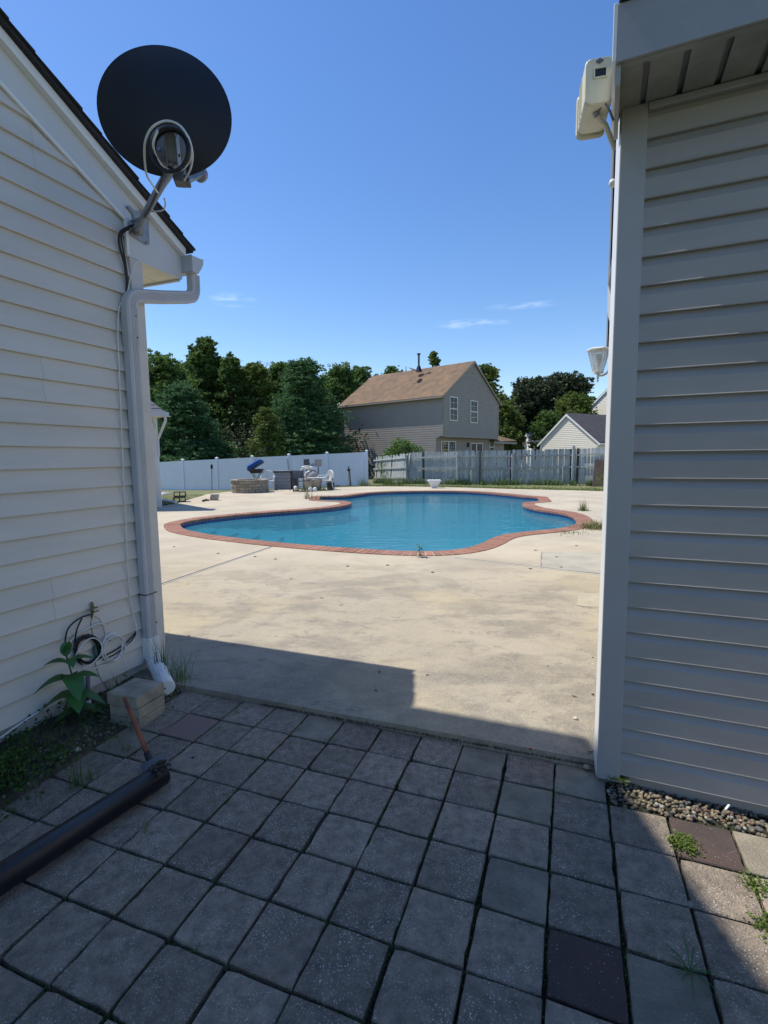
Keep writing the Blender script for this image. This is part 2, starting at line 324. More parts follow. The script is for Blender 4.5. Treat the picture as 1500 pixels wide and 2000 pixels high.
# ------------------------------------------------------------------ mesh helpers
def V(*p): return np.array(p, float)
class MB:
    def __init__(s): s.v = []; s.f = []
    def add(s, vs, fs):
        k = len(s.v); s.v += [tuple(float(c) for c in v) for v in vs]; s.f += [tuple(i + k for i in f) for f in fs]; return s
    def box(s, c, ex, ey, ez, hx, hy, hz):
        c = np.array(c, float); P_ = []
        for sx in (-1, 1):
            for sy in (-1, 1):
                for sz in (-1, 1): P_.append(c + sx * hx * np.array(ex) + sy * hy * np.array(ey) + sz * hz * np.array(ez))
        return s.add(P_, [(0, 1, 3, 2), (4, 6, 7, 5), (0, 4, 5, 1), (2, 3, 7, 6), (0, 2, 6, 4), (1, 5, 7, 3)])
    def abox(s, x0, x1, y0, y1, z0, z1):
        return s.box(((x0 + x1) / 2, (y0 + y1) / 2, (z0 + z1) / 2), (1, 0, 0), (0, 1, 0), (0, 0, 1), (x1 - x0) / 2, (y1 - y0) / 2, (z1 - z0) / 2)
    def loft(s, rings, closed=True, cap=True):
        k = len(s.v); m = len(rings[0])
        for r_ in rings: s.v += [tuple(float(c) for c in p) for p in r_]
        for i in range(len(rings) - 1):
            for j in range(m if closed else m - 1):
                a = k + i * m + j; b = k + i * m + (j + 1) % m
                s.f.append((a, b, b + m, a + m))
        if cap:
            s.f.append(tuple(k + j for j in range(m))[::-1]); s.f.append(tuple(k + (len(rings) - 1) * m + j for j in range(m)))
        return s
    def tube(s, pts, r, n=8, cap=True):
        pts = [np.array(p, float) for p in pts]; rs = r if hasattr(r, '__len__') else [r] * len(pts)
        rings = []; prev = None
        for i, p in enumerate(pts):
            t = pts[min(i + 1, len(pts) - 1)] - pts[max(i - 1, 0)]; t = t / (np.linalg.norm(t) + 1e-9)
            if prev is None:
                a = np.cross(t, [0, 0, 1.0]); a = a if np.linalg.norm(a) > 1e-3 else np.cross(t, [1.0, 0, 0])
            else: a = prev - t * (prev @ t)
            a = a / np.linalg.norm(a); prev = a; b = np.cross(t, a)
            rings.append([p + rs[i] * (math.cos(2 * math.pi * j / n) * a + math.sin(2 * math.pi * j / n) * b) for j in range(n)])
        return s.loft(rings, True, cap)
    def lathe(s, c, prof, n=16, ax=(0, 0, 1)):
        ax = np.array(ax, float); ax /= np.linalg.norm(ax)
        a = np.cross(ax, [0, 1.0, 0.01]); a /= np.linalg.norm(a); b = np.cross(ax, a); c = np.array(c, float)
        return s.loft([[c + ax * z + max(r_, 1e-4) * (math.cos(2 * math.pi * j / n) * a + math.sin(2 * math.pi * j / n) * b) for j in range(n)] for r_, z in prof], True, True)
    def prism(s, poly, d):
        d = np.array(d, float); n = len(poly); vs = [np.array(p, float) for p in poly]; vs += [p + d for p in vs]
        fs = [tuple(range(n))[::-1], tuple(range(n, 2 * n))] + [(i, (i + 1) % n, n + (i + 1) % n, n + i) for i in range(n)]
        return s.add(vs, fs)
    def mesh(s, name, m, smooth=False):
        me = bpy.data.meshes.new(name); me.from_pydata(s.v, [], s.f); me.materials.append(m)
        bm = bmesh.new(); bm.from_mesh(me); bmesh.ops.recalc_face_normals(bm, faces=bm.faces); bm.to_mesh(me); bm.free()
        if smooth: me.polygons.foreach_set('use_smooth', [True] * len(me.polygons))
        return me
    def build(s, name, m, parent=None, smooth=False, bevel=0.0, kind=None, label=None):
        o = bpy.data.objects.new(name, s.mesh(name, m, smooth)); COL.objects.link(o)
        if parent is not None: o.parent = parent; o.matrix_parent_inverse = parent_inv(parent)
        if bevel:
            md = o.modifiers.new('bevel', 'BEVEL'); md.width = bevel; md.segments = 2; md.limit_method = 'ANGLE'
        if kind: o['kind'] = kind
        if label: o['label'] = label
        return o
def world_m(o):
    mm = Matrix.LocRotScale(o.location, o.rotation_euler, o.scale)
    if o.parent: mm = world_m(o.parent) @ o.matrix_parent_inverse @ mm
    return mm
def parent_inv(p): return world_m(p).inverted()
def tag(o, label, cat, group=None, kind=None):
    if label: o['label'] = label
    if cat: o['category'] = cat
    if group: o['group'] = group
    if kind: o['kind'] = kind
    return o
def thing(name, loc, label, cat, group=None, rz=0.0):
    o = bpy.data.objects.new(name, None); COL.objects.link(o); o.location = Vector([float(c) for c in loc]); o.rotation_euler = (0, 0, rz)
    o.empty_display_size = .1
    return tag(o, label, cat, group)
def copy_tree(o, parent=None):
    c = o.copy(); COL.objects.link(c)
    if parent is not None: c.parent = parent
    for ch in list(o.children): copy_tree(ch, c)
    return c
def place(o, name, m, parent, me):
    q = bpy.data.objects.new(name, me); COL.objects.link(q)
    return q
def inst(name, me, mw, parent=None):
    q = bpy.data.objects.new(name, me); COL.objects.link(q)
    if parent is not None:
        q.parent = parent; q.matrix_parent_inverse = parent_inv(parent)
    l_, r_, s_ = mw.decompose(); q.location = l_; q.rotation_euler = r_.to_euler(); q.scale = s_
    return q
def frame_m(o, ex, ey, ez): return Matrix([[ex[0], ey[0], ez[0], o[0]], [ex[1], ey[1], ez[1], o[1]], [ex[2], ey[2], ez[2], o[2]], [0, 0, 0, 1]])
class Fr:
    def __init__(s, o, ex, ey): s.o = np.array(o, float); s.ex = np.array(ex, float); s.ey = np.array(ey, float)
    def __call__(s, a, b, z): return s.o + a * s.ex + b * s.ey + z * UP
    def box(s, mb, a0, a1, b0, b1, z0, z1):
        return mb.box(s((a0 + a1) / 2, (b0 + b1) / 2, (z0 + z1) / 2), s.ex, s.ey, UP, abs(a1 - a0) / 2, abs(b1 - b0) / 2, abs(z1 - z0) / 2)
def course(mb, F, prof, a0, a1):
    # prof: closed list of (b, z); a0, a1 functions of z
    A = [F(a0(z), b, z) for b, z in prof]; B = [F(a1(z), b, z) for b, z in prof]
    return mb.loft([A, B], True, True)
def clap(z0, z1, t=.015): return [(-.004, z1), (.0015, z1 - .0005), (t, z0 + .004), (t - .002, z0), (-.004, z0)]
def dutch(z0, z1, t=.016):
    h = z1 - z0; return [(-.004, z1), (.003, z1 - .0005), (.0035, z1 - h * .04), (t - .0015, z1 - h * .33), (t - .001, z0 + .006), (t, z0 + .003), (t - .002, z0), (-.004, z0)]
def siding(F, parent, mtl, z0, z1, ex, prof, a0, a1, joined=False, name='siding_board', t=.015):
    z = z0; mb = MB()
    while z < z1 - 1e-4:
        zt = min(z + ex, z1)
        if a1(z) - a0(z) > .02:
            if joined: course(mb, F, prof(z, zt, t), a0, a1)
            else: course(MB_ := MB(), F, prof(z, zt, t), a0, a1).build(name, mtl, parent)
        z = zt
    if joined:
        o = mb.build('siding', mtl, parent, kind='stuff'); return o
cst = lambda c: (lambda z: c)

# ------------------------------------------------------------------ SETTING: pool outline, ground, deck
INNER = [(-4.69, 11.41), (-4.30, 10.62), (-3.97, 10.22), (-3.45, 9.75), (-3.0, 9.42), (-2.45, 9.06), (-1.94, 8.75), (-1.31, 8.42), (-.73, 8.15), (-.19, 7.93),
         (.3, 7.78), (.68, 7.73), (.94, 7.76), (1.22, 7.89), (1.47, 8.13), (1.72, 8.49), (1.98, 8.95), (2.23, 9.28), (2.57, 9.53), (2.94, 9.72), (3.33, 9.92), (3.74, 10.2),
         (4.05, 10.55), (4.32, 11.1), (4.53, 11.8), (4.62, 12.43), (4.54, 13.02), (4.31, 13.56), (4.17, 14.2), (4.20, 15.02), (4.43, 15.75)]
CORN_R = [(5.05, 16.05), (5.45, 17.7)]
INNER2 = [(5.05, 18.3), (4.68, 19.15), (4.05, 20.3), (3.2, 21.05), (1.9, 21.45), (.49, 21.35), (-.46, 20.8), (-1.03, 19.95), (-1.40, 19.2)]
CORN_L = [(-2.45, 19.1), (-2.30, 17.45)]
INNER3 = [(-1.35, 16.95), (-1.08, 16.3), (-1.19, 15.56), (-1.55, 14.9), (-2.2, 14.32), (-3.03, 13.8), (-3.78, 13.26), (-4.38, 12.6), (-4.69, 11.95)]
def catmull(pts, step=.1, closed=False):
    P_ = [np.array(p, float) for p in pts]; out = []; n = len(P_)
    for i in range(n - 1):
        p0 = P_[max(i - 1, 0)]; p1 = P_[i]; p2 = P_[i + 1]; p3 = P_[min(i + 2, n - 1)]
        k = max(1, int(np.linalg.norm(p2 - p1) / step))
        for j in range(k):
            t = j / k; out.append(.5 * ((2 * p1) + (-p0 + p2) * t + (2 * p0 - 5 * p1 + 4 * p2 - p3) * t * t + (-p0 + 3 * p1 - 3 * p2 + p3) * t ** 3))
    out.append(P_[-1]); return out
def densify(pts, step):
    out = []
    for i in range(len(pts) - 1):
        a, b = np.array(pts[i], float), np.array(pts[i + 1], float); k = max(1, int(np.linalg.norm(b - a) / step))
        out += [a + (b - a) * j / k for j in range(k)]
    out.append(np.array(pts[-1], float)); return out
loopA = catmull(INNER3[-3:] + INNER, .06)
# full smooth run: left lobe -> near side -> right lobe, then corners
run1 = catmull(INNER3 + INNER, .06)
run2 = densify([run1[-1]] + CORN_R + [INNER2[0]], .06)[1:-1]
run3 = catmull(INNER2, .06)
run4 = densify([run3[-1]] + CORN_L + [run1[0]], .06)[1:-1]
POOL = [np.array(p) for p in run1 + run2 + run3 + run4]
def resample(loop, step):
    L_ = loop + [loop[0]]; d = [0]
    for i in range(len(L_) - 1): d.append(d[-1] + np.linalg.norm(L_[i + 1] - L_[i]))
    n = int(round(d[-1] / step)); A = np.array(L_); s_ = np.linspace(0, d[-1], n, endpoint=False)
    return [np.array([np.interp(q, d, A[:, 0]), np.interp(q, d, A[:, 1])]) for q in s_]
POOLR = resample(POOL, .105)
def normals(loop):
    n = len(loop); out = []
    for i in range(n):
        t = loop[(i + 1) % n] - loop[i - 1]; t = t / np.linalg.norm(t); out.append(np.array([t[1], -t[0]]))
    return out
NRM = normals(POOLR)
_area = sum(POOLR[i - 1][0] * POOLR[i][1] - POOLR[i][0] * POOLR[i - 1][1] for i in range(len(POOLR)))
if _area < 0: NRM = [-q for q in NRM]
def inside(p, poly):
    c = False; n = len(poly)
    for i in range(n):
        a, b = poly[i - 1], poly[i]
        if (a[1] > p[1]) != (b[1] > p[1]) and p[0] < (b[0] - a[0]) * (p[1] - a[1]) / (b[1] - a[1]) + a[0]: c = not c
    return c
def fill(name, outer, holes, z, mtl, parent=None, kind='structure', skirt=0.0):
    bm = bmesh.new(); edges = []
    for loop in [outer] + holes:
        vs = [bm.verts.new((float(p[0]), float(p[1]), float(p[2]) if len(p) > 2 else z)) for p in loop]
        edges += [bm.edges.new((vs[i - 1], vs[i])) for i in range(len(vs))]
    bmesh.ops.triangle_fill(bm, use_beauty=True, edges=edges, use_dissolve=False)
    bmesh.ops.recalc_face_normals(bm, faces=bm.faces)
    if bm.faces and sum(f.normal.z for f in bm.faces) < 0: bmesh.ops.reverse_faces(bm, faces=bm.faces)
    if skirt:
        be = [e for e in bm.edges if e.is_boundary]
        r_ = bmesh.ops.extrude_edge_only(bm, edges=be)
        for v in r_['geom']:
            if isinstance(v, bmesh.types.BMVert): v.co.z -= skirt
    me = bpy.data.meshes.new(name); bm.to_mesh(me); bm.free(); me.materials.append(mtl)
    o = bpy.data.objects.new(name, me); COL.objects.link(o)
    if parent is not None: o.parent = parent
    if kind: o['kind'] = kind
    return o

U = .2318; YAW = rad(-20.2044)
E1 = np.array([math.cos(YAW), math.sin(YAW)]); E2 = np.array([math.sin(YAW), -math.cos(YAW)])
GO = np.array([-2.91378762, 12.68223029]) * U
def grid(j, i): p = GO + U * (j * E1 + i * E2); return np.array([p[0], p[1], -.035 + U * (-.0083 * j - .0196 * i)])

fl = GO - 1.55 * E1 + .004 * E2; fr = GO + 1.86 * E1 + .004 * E2
back = [G(x, y)[:2] for x, y in ((1200, 960), (1100, 957), (1000, 955), (900, 952), (800, 950), (700, 950), (655, 952), (600, 954), (540, 956), (470, 958), (405, 965), (378, 972.5), (350, 982), (318, 988))]
DECK = [fl, fr, fr + np.array([1.2, 1.2]), np.array([9.5, 4.0]), np.array([12.5, 18.5])] + [b for b in back] + [np.array([-9.5, 15.0]), np.array([-9.0, 8.0]), np.array([-3.2, 5.0])]
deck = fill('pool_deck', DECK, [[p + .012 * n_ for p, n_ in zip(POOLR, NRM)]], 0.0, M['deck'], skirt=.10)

# terrain
def terr(x, y):
    z = -.075
    t = max(0, min(1, (y - 21) / 8)) * max(0, min(1, (-1.0 - x) / 9 + .12)); z -= .30 * t
    if x > 0 and y > 22: z -= .03 * min(1, (y - 22) / 6)
    return z
_b = {}
def ground_mesh():
    xs = np.concatenate([np.linspace(-400, -40, 10), np.linspace(-36, 36, 145), np.linspace(40, 400, 10)])
    ys = np.concatenate([np.linspace(-60, -8, 6), np.linspace(-6, 46, 105), np.linspace(50, 600, 14)])
    vs = []; idx = {}
    for i, x in enumerate(xs):
        for j, y in enumerate(ys):
            idx[i, j] = len(vs); z = terr(x, y)
            if -2.5 < x < 4 and y < 4: z = -.16
            if y < -2 or x < -3 and y < 4: z = -.1
            vs.append((x, y, z + (.02 * math.sin(x * .9) * math.cos(y * .7) if y > 24 else 0)))
    fs = []
    for i in range(len(xs) - 1):
        for j in range(len(ys) - 1):
            q = [idx[i, j], idx[i + 1, j], idx[i + 1, j + 1], idx[i, j + 1]]
            if -6.2 < xs[i] and xs[i + 1] < 6.8 and 6.5 < ys[j] and ys[j + 1] < 23.0 and all(inside(vs[k][:2], DECK) for k in q): continue
            fs.append(q)
    return MB().add(vs, fs).build('ground', M['ground'], kind='structure')
ground_mesh()

# pool basin, tiles, steps, water
WZ = -.115
basin = MB(); ring = [(.0, -.0), (.0, -.06)]
P3 = lambda p, z: (p[0], p[1], z)
IN_ = [p + .012 * n_ for p, n_ in zip(POOLR, NRM)]
basin.loft([[P3(p, -.09) for p in IN_], [P3(p, -1.9) for p in IN_]], True, False)
basin_o = basin.build('pool_basin', M['plaster'], kind='structure')
fill('pool_floor', IN_, [], -.50, M['plaster'], parent=basin_o)
g = MB().loft([[P3(p - .002 * n_, -.0) for p, n_ in zip(IN_, NRM)], [P3(p - .002 * n_, -.24) for p, n_ in zip(IN_, NRM)]], True, False)
g.build('grout_band', M['grout'], basin_o)
tl = MB(); n_t = len(IN_)
for i in range(n_t):
    a, b = IN_[i], IN_[(i + 1) % n_t]; na = NRM[i]; nb = NRM[(i + 1) % n_t]
    a2 = a + (b - a) * .06 - .006 * na; b2 = a + (b - a) * .94 - .006 * nb
    for z0, z1 in ((-.125, -.03), (-.225, -.131)):
        tl.add([P3(a2, z0), P3(b2, z0), P3(b2, z1), P3(a2, z1)], [(0, 1, 2, 3)])
tl.build('waterline_tile', M['tile'], basin_o, kind='stuff')
def arc_step(c, r0, r1, a0, a1, z0, z1, name):
    n = 28; top = []
    for j in range(n + 1):
        t = a0 + (a1 - a0) * j / n; top.append((c[0] + r1 * math.cos(t), c[1] + r1 * math.sin(t), z1))
    for j in range(n, -1, -1):
        t = a0 + (a1 - a0) * j / n; top.append((c[0] + r0 * math.cos(t), c[1] + r0 * math.sin(t), z1))
    MB().prism(top, (0, 0, z0 - z1)).build(name, M['step'], basin_o, kind='structure')
arc_step((-4.75, 11.7), .0, .75, rad(-85), rad(85), -.9, -.21, 'pool_step')
arc_step((-4.75, 11.7), .75, 1.25, rad(-70), rad(70), -.9, -.27, 'pool_step')
arc_step((-4.75, 11.7), 1.25, 1.75, rad(-60), rad(60), -.9, -.34, 'pool_step')
arc_step((-4.75, 11.7), 1.75, 2.3, rad(-60), rad(60), -.9, -.41, 'pool_step')
arc_step((2.35, 9.1), .0, .62, rad(20), rad(200), -.9, -.24, 'pool_bench')
wat = MB().loft([[P3(p + .03 * n_, WZ) for p, n_ in zip(IN_, NRM)], [P3(p + .03 * n_, -1.8) for p, n_ in zip(IN_, NRM)]], True, False)
wo = fill('pool_water', [p + .03 * n_ for p, n_ in zip(IN_, NRM)], [], WZ, M['water'], skirt=1.7)
bmw = bmesh.new(); bmw.from_mesh(wo.data)
bmesh.ops.holes_fill(bmw, edges=[e for e in bmw.edges if e.is_boundary], sides=0); bmesh.ops.recalc_face_normals(bmw, faces=bmw.faces); bmw.to_mesh(wo.data); bmw.free()

# coping: one brick at a time
cop = thing('pool_coping', (0, 8, 0), 'red brick coping laid end to end all round the swimming pool rim', 'coping')
mort = MB(); m_in = [p - .02 * n_ for p, n_ in zip(POOLR, NRM)]; m_out = [p + .315 * n_ for p, n_ in zip(POOLR, NRM)]
mort.loft([[P3(p, -.055) for p in m_in], [P3(p, .006) for p in m_in], [P3(p, .0065) for p in m_out], [P3(p, -.02) for p in m_out]], True, False)
mort.build('mortar', M['mortar'], cop)
n_b = len(POOLR); order = sorted(range(n_b), key=lambda i: POOLR[i][0] ** 2 + POOLR[i][1] ** 2)
rest = MB()
for rank, i in enumerate(order):
    a, b = POOLR[i], POOLR[(i + 1) % n_b]; na, nb = NRM[i], NRM[(i + 1) % n_b]
    e = .075 ; dz = random.uniform(-.0015, .0025)
    a_i = a + (b - a) * e - .035 * na; b_i = b - (b - a) * e - .035 * nb
    ao = a + .32 * na; bo = b + .32 * nb; a_o = ao + (bo - ao) * e; b_o = bo - (bo - ao) * e
    zt = .012 + dz
    tgt = MB() if rank < 290 else rest
    tgt.add([P3(a_i, -.05), P3(b_i, -.05), P3(b_o, -.012), P3(a_o, -.012), P3(a_i, zt - .012), P3(b_i, zt - .012), P3(b_o, zt), P3(a_o, zt),
             P3(a_i + .014 * na, zt), P3(b_i + .014 * nb, zt)],
            [(0, 1, 5, 4), (4, 5, 9, 8), (8, 9, 6, 7), (2, 3, 7, 6), (0, 4, 8, 7, 3), (1, 2, 6, 9, 5)])
    if rank < 290: tgt.build('brick', M['coping'], cop)
rest.build('brick', M['coping'], cop, kind='stuff')

# joints, patch in the deck
def strip(name, p, q, w, z, mtl, parent):
    p, q = np.array(p[:2]), np.array(q[:2]); t = (q - p) / np.linalg.norm(q - p); n_ = np.array([-t[1], t[0]]) * w / 2
    MB().add([P3(p - n_, z), P3(q - n_, z), P3(q + n_, z), P3(p + n_, z)], [(0, 1, 2, 3)]).build(name, mtl, parent)
j1a, j1b = G(300, 1147), G(531, 1068.5); j2a, j2b = G(886, 1089.5), G(1195, 1125.5)
strip('expansion_joint', j1a, j1b, .036, .004, M['strip_w'], deck); strip('joint_gap', j1a + V(-.006, .014, 0), j1b + V(-.006, .014, 0), .018, .008, M['strip_k'], deck)
strip('expansion_joint', j2a, j2b, .034, .004, M['strip_w'], deck); strip('joint_gap', j2a + V(0, .018, 0), j2b + V(0, .020, 0), .016, .008, M['strip_k'], deck)

M['deck_patch'] = mat('patched_concrete', (.42, .37, .27), .92, col2=(.34, .30, .225), vscale=6, bump=.4, bscale=80)
M['deck_grey'] = mat('greyer_slab', (.40, .375, .315), .92, col2=(.30, .28, .235), vscale=2.2, bump=.4, bscale=80)
def sheet(name, pts, z, m_): MB().add([(p[0], p[1], z) for p in pts], [tuple(range(len(pts)))]).build(name, m_, deck)
sheet('repair_patch', [G(1129, 1158), G(1190, 1160), G(1190, 1189), G(1127, 1183)], .003, M['deck_patch'])
sheet('grey_slab', [G(1059, 1078), G(1195, 1081), G(1195, 1123), G(1056, 1108)], .002, M['deck_grey'])
cr_ = MB(); rc = random.Random(8)
for (x0, y0, x1, y1) in ((1056, 1108, 1059, 1078), (1128, 1184, 1176, 1192), (1150, 1474, 1172, 1462)):
    a, b = G(x0, y0), G(x1, y1); n_ = 14; pv = [a + (b - a) * k / n_ + V(rc.gauss(0, .008), rc.gauss(0, .008), 0) for k in range(n_ + 1)]
    for k in range(n_):
        d_ = pv[k + 1] - pv[k]; q_ = np.array([-d_[1], d_[0], 0]); q_ = q_ / np.linalg.norm(q_) * rc.uniform(.0012, .003)
        cr_.add([(*(pv[k] - q_)[:2], .0055), (*(pv[k + 1] - q_)[:2], .0055), (*(pv[k + 1] + q_)[:2], .0055), (*(pv[k] + q_)[:2], .0055)], [(0, 1, 2, 3)])
cr_.build('crack', M['strip_k'], deck, kind='stuff')

# ------------------------------------------------------------------ paver patio
patio = MB(); 
bc = [grid(-8, -.02), grid(10, -.02), grid(20, -.02), grid(20, 14), grid(-8, 14)]
patio.add([p + V(0, 0, -.034) for p in (grid(-8, -.05), grid(20, -.05), grid(20, 14), grid(-8, 14))], [(0, 1, 2, 3)])
patio_o = patio.build('patio_bed', M['soil'], kind='structure')
def paver_mesh(seed):
    rr = random.Random(seed); h = U / 2 - .0042; th = .055; c = .004; n = 5
    cor = [(-h, -h), (h, -h), (h, h), (-h, h)]; cor = [(x + rr.uniform(-.0025, .0025), y + rr.uniform(-.0025, .0025)) for x, y in cor]
    out = []
    for q in range(4):
        a, b = cor[q], cor[(q + 1) % 4]
        for k in range(n):
            t = k / n; w_ = 0 if k == 0 else rr.uniform(0, .0022) + (.005 if rr.random() < .07 else 0)
            x = a[0] + (b[0] - a[0]) * t; y = a[1] + (b[1] - a[1]) * t; d = math.hypot(x, y)
            if k == 0: w_ = rr.choice((.002, .003, .004, .009))
            out.append((x * (1 - w_ / d), y * (1 - w_ / d)))
    ins = [(x * (1 - c / math.hypot(x, y)), y * (1 - c / math.hypot(x, y))) for x, y in out]
    return MB().loft([[(x, y, -th) for x, y in out], [(x, y, -c) for x, y in out], [(x, y, 0) for x, y in ins]], True, True)
P_ME = {k: [paver_mesh(s).mesh('paver', M[k]) for s in range(8)] for k in ('paver', 'paver_beige', 'paver_red', 'paver_dred')}
SPEC = {(-2, 1): 'paver_red', (1, 0): 'paver_beige', (5, 0): 'paver_beige', (7, 0): 'paver_beige', (7, 4): 'paver_dred', (9, 1): 'paver_dred', (6, 3): 'paver_beige',
        (8, 4): 'paver_beige', (8, 0): 'paver_beige', (-4, 2): 'paver_beige', (-5, 3): 'paver_beige', (6, 1): 'paver_beige', (10, 1): 'paver_beige', (-3, 2): 'paver_beige'}
gz = np.cross(grid(1, 0) - grid(0, 0), -(grid(0, 1) - grid(0, 0))); gz /= np.linalg.norm(gz)
gx = (grid(1, 0) - grid(0, 0)) / U; gy = np.cross(gz, gx)
for i in range(-0, 12):
    for j in range(-7, 17):
        c = grid(j + .5, i + .5)
        la = (c - OL) @ AL; lb = (c - OL) @ BL
        if lb < .36 + (.10 if la < -.8 else 0) or la > -.2 and lb < .5: continue
        if i == 0 and j > 7: continue
        rd = (c - OR) @ NR
        if rd < .02 and c[0] > .95: continue
        if c[1] < -.35 or c[0] > 3.2: continue
        k = SPEC.get((j, i), 'paver'); rr = random.Random(i * 100 + j)
        ang = rr.gauss(0, .006); ex = gx * math.cos(ang) + gy * math.sin(ang); ey = np.cross(gz, ex)
        tx, ty = rr.gauss(0, .009), rr.gauss(0, .009); ez = gz + ex * tx + ey * ty; ez /= np.linalg.norm(ez)
        o = c + gx * rr.gauss(0, .0012) + gy * rr.gauss(0, .0012) + V(0, 0, rr.uniform(-.004, .003))
        inst('paver', P_ME[k][rr.randrange(8)], frame_m(o, ex, ey, ez), patio_o)

# ------------------------------------------------------------------ left house
LH = Fr(OL, AL, BL)
lh = thing('house', LH(0, 0, 0), 'pale grey sided house at the left whose gable carries the black dish', 'house')
rake = lambda z: (3.10 - z) / .52
def l_end(z): return -.03 if z < 2.98 else min(-.03, rake(z) + .06)
ex_l = .1256; zb = .184 - ex_l; z = zb
while z < 5.9:
    zt = z + ex_l; e0 = max(-9.9, -(9.9 + (3.10 - z) / .52) if z > 3.1 else -9.9)
    e1 = l_end(z)
    if e1 - e0 < .1: break
    sm = -(.35 + ((round((z - zb) / ex_l) // 2 * 1.37) % 2.3)); sm = sm if sm > e0 + .2 and sm < e1 - .2 else (e0 + e1) / 2
    mb = MB(); course(mb, LH, clap(z, zt, .021), cst(e0), cst(sm + .02)); mb.build('siding_board', M['vinyl_l'], lh)
    mb = MB(); course(mb, LH, [(b_ + .0022, z_ - .0004) for b_, z_ in clap(z, zt, .021)], cst(sm), lambda q: l_end(q)); mb.build('siding_board', M['vinyl_l'], lh)
    z = zt
# structural wall behind the boards (gable end + eave wall + far walls)
w = MB(); gab = [(-9.95, -.2), (-.02, -.2), (-.02, 3.0), (-4.97, 5.55), (-9.95, 3.0)]
w.prism([LH(a, -.01, z) for a, z in gab], -8.5 * BL); w.build('wall', M['vinyl_l'], lh)
z = zb
while z < 2.8:
    EF = Fr(OL, -BL, AL)       # eave side wall: runs away to the left, faces the pool
    mb = MB(); course(mb, EF, clap(z, min(z + ex_l, 2.82), .015), cst(.06), cst(8.45)); mb.build('siding_board', M['vinyl_l'], lh); z += ex_l
f = MB(); LH.box(f, -9.9, -.0, -8.3, -.012, -.4, .075); f.build('foundation', M['mud'], lh)
c = MB(); LH.box(c, -.095, .008, .0, .027, .03, 2.822); LH.box(c, .0, .012, -.10, .0, .03, 2.822); c.build('corner_post', M['vinyl_l'], lh, bevel=.004)
c = MB(); LH.box(c, -.122, -.100, .018, .036, 2.825, 3.06)
c.prism([LH(-.100, .018, 3.052), LH(-.122, .018, 3.040), LH(-4.97, .018, 5.42), LH(-4.97, .018, 5.445)], .018 * BL); c.build('channel_trim', M['white'], lh, bevel=.002)
p = MB(); p.prism([LH(-.099, .006, 2.824), LH(.380, .006, 2.824), LH(.380, .006, 3.0), LH(-4.97, .006, 5.675), LH(-4.97, .006, 5.45), LH(-.099, .006, 3.055)], .020 * BL)
p.build('frieze_panel', M['trim_w'], lh)
def rake_poly(zlo, zhi, a1): return [(a1, zlo - .5 * a1), (a1, zhi - .5 * a1), (-4.97, zhi + .5 * 4.97), (-4.97, zlo + .5 * 4.97)]
p = MB(); p.prism([LH(a, .026, z) for a, z in rake_poly(3.175, 3.235, .385)], .045 * BL); p.build('rake_trim', M['white'], lh, bevel=.003)
p = MB(); p.prism([LH(a, -8.8, z) for a, z in rake_poly(3.236, 3.262, .43)], 8.90 * BL)
p.prism([LH(-9.94 - a, -8.8, z) for a, z in rake_poly(3.236, 3.262, .43)], 8.90 * BL); roof_o = p.build('roof', M['shingle_dark'], lh)
for k in range(20):               # shingle courses
    a1 = .445 - k * .128; a0 = a1 - .16; mb = MB()
    zz = lambda a: 3.262 - .5 * a
    wob = random.uniform(-.008, .008)
    mb.prism([LH(a1, -8.8, zz(a1) + .001), LH(a1, -8.8, zz(a1) + .013), LH(a0, -8.8, zz(a0) + .003), LH(a0, -8.8, zz(a0) + .0005)], (8.915 + wob) * BL); mb.build('shingle_course', M['shingle_dark'], roof_o)
s = MB()
for k in range(44):
    b0 = .004 - k * .2; LH.box(s, .024, .360, b0 - .196, b0, 2.826, 2.838)
s.build('soffit', M['cream'], lh, kind='stuff')
p = MB(); LH.box(p, .362, .381, -8.8, .004, 2.812, 3.045); p.build('fascia', M['trim_w'], lh)
# gutter, K profile, with end cap
gp = [(.384, 2.985), (.384, 2.872), (.445, 2.872), (.462, 2.895), (.492, 2.935), (.505, 2.965), (.505, 2.992)]
g = MB(); g.prism([LH(a, .125, z) for a, z in gp], -.003 * BL)
for q in range(len(gp) - 1):
    (a0, z0), (a1, z1) = gp[q], gp[q + 1]
    n_ = np.array([z1 - z0, -(a1 - a0)]); n_ = n_ / np.linalg.norm(n_) * .002
    g.prism([LH(a0, .122, z0), LH(a1, .122, z1), LH(a1 - n_[0], .122, z1 - n_[1]), LH(a0 - n_[0], .122, z0 - n_[1])], -8.8 * BL)
LH.box(g, .497, .509, -8.7, .126, 2.988, 2.994); LH.box(g, .3815, .386, .006, .122, 2.875, 2.992)
g.build('gutter', M['spout'], lh)
# downspout: fluted rectangular tube, two bends
def rect_prof(hw, hd, flutes=4):
    pts = []
    c_ = .010
    for (x, y) in ((-hw, -hd + c_), (-hw, hd - c_), (-hw + c_, hd)): pts.append((x, y))
    for k in range(flutes):
        x0 = -hw + .02 + (2 * hw - .04) * k / flutes; wv = (2 * hw - .04) / flutes
        pts += [(x0 + wv * .15, hd), (x0 + wv * .3, hd - .0035), (x0 + wv * .7, hd - .0035), (x0 + wv * .85, hd)]
    for (x, y) in ((hw - c_, hd), (hw, hd - c_), (hw, -hd + c_), (hw - c_, -hd), (-hw + c_, -hd)): pts.append((x, y))
    return pts
def sweep(mb, path, prof, side):
    rings = []
    for i, p in enumerate(path):
        t = path[min(i + 1, len(path) - 1)] - path[max(i - 1, 0)]; t /= np.linalg.norm(t)
        fwd = side - t * (side @ t); fwd /= np.linalg.norm(fwd); lat = np.cross(fwd, t); lat = lat / np.linalg.norm(lat)
        rings.append([p + lat * x + fwd * y for x, y in prof])
    return mb.loft(rings, True, True)
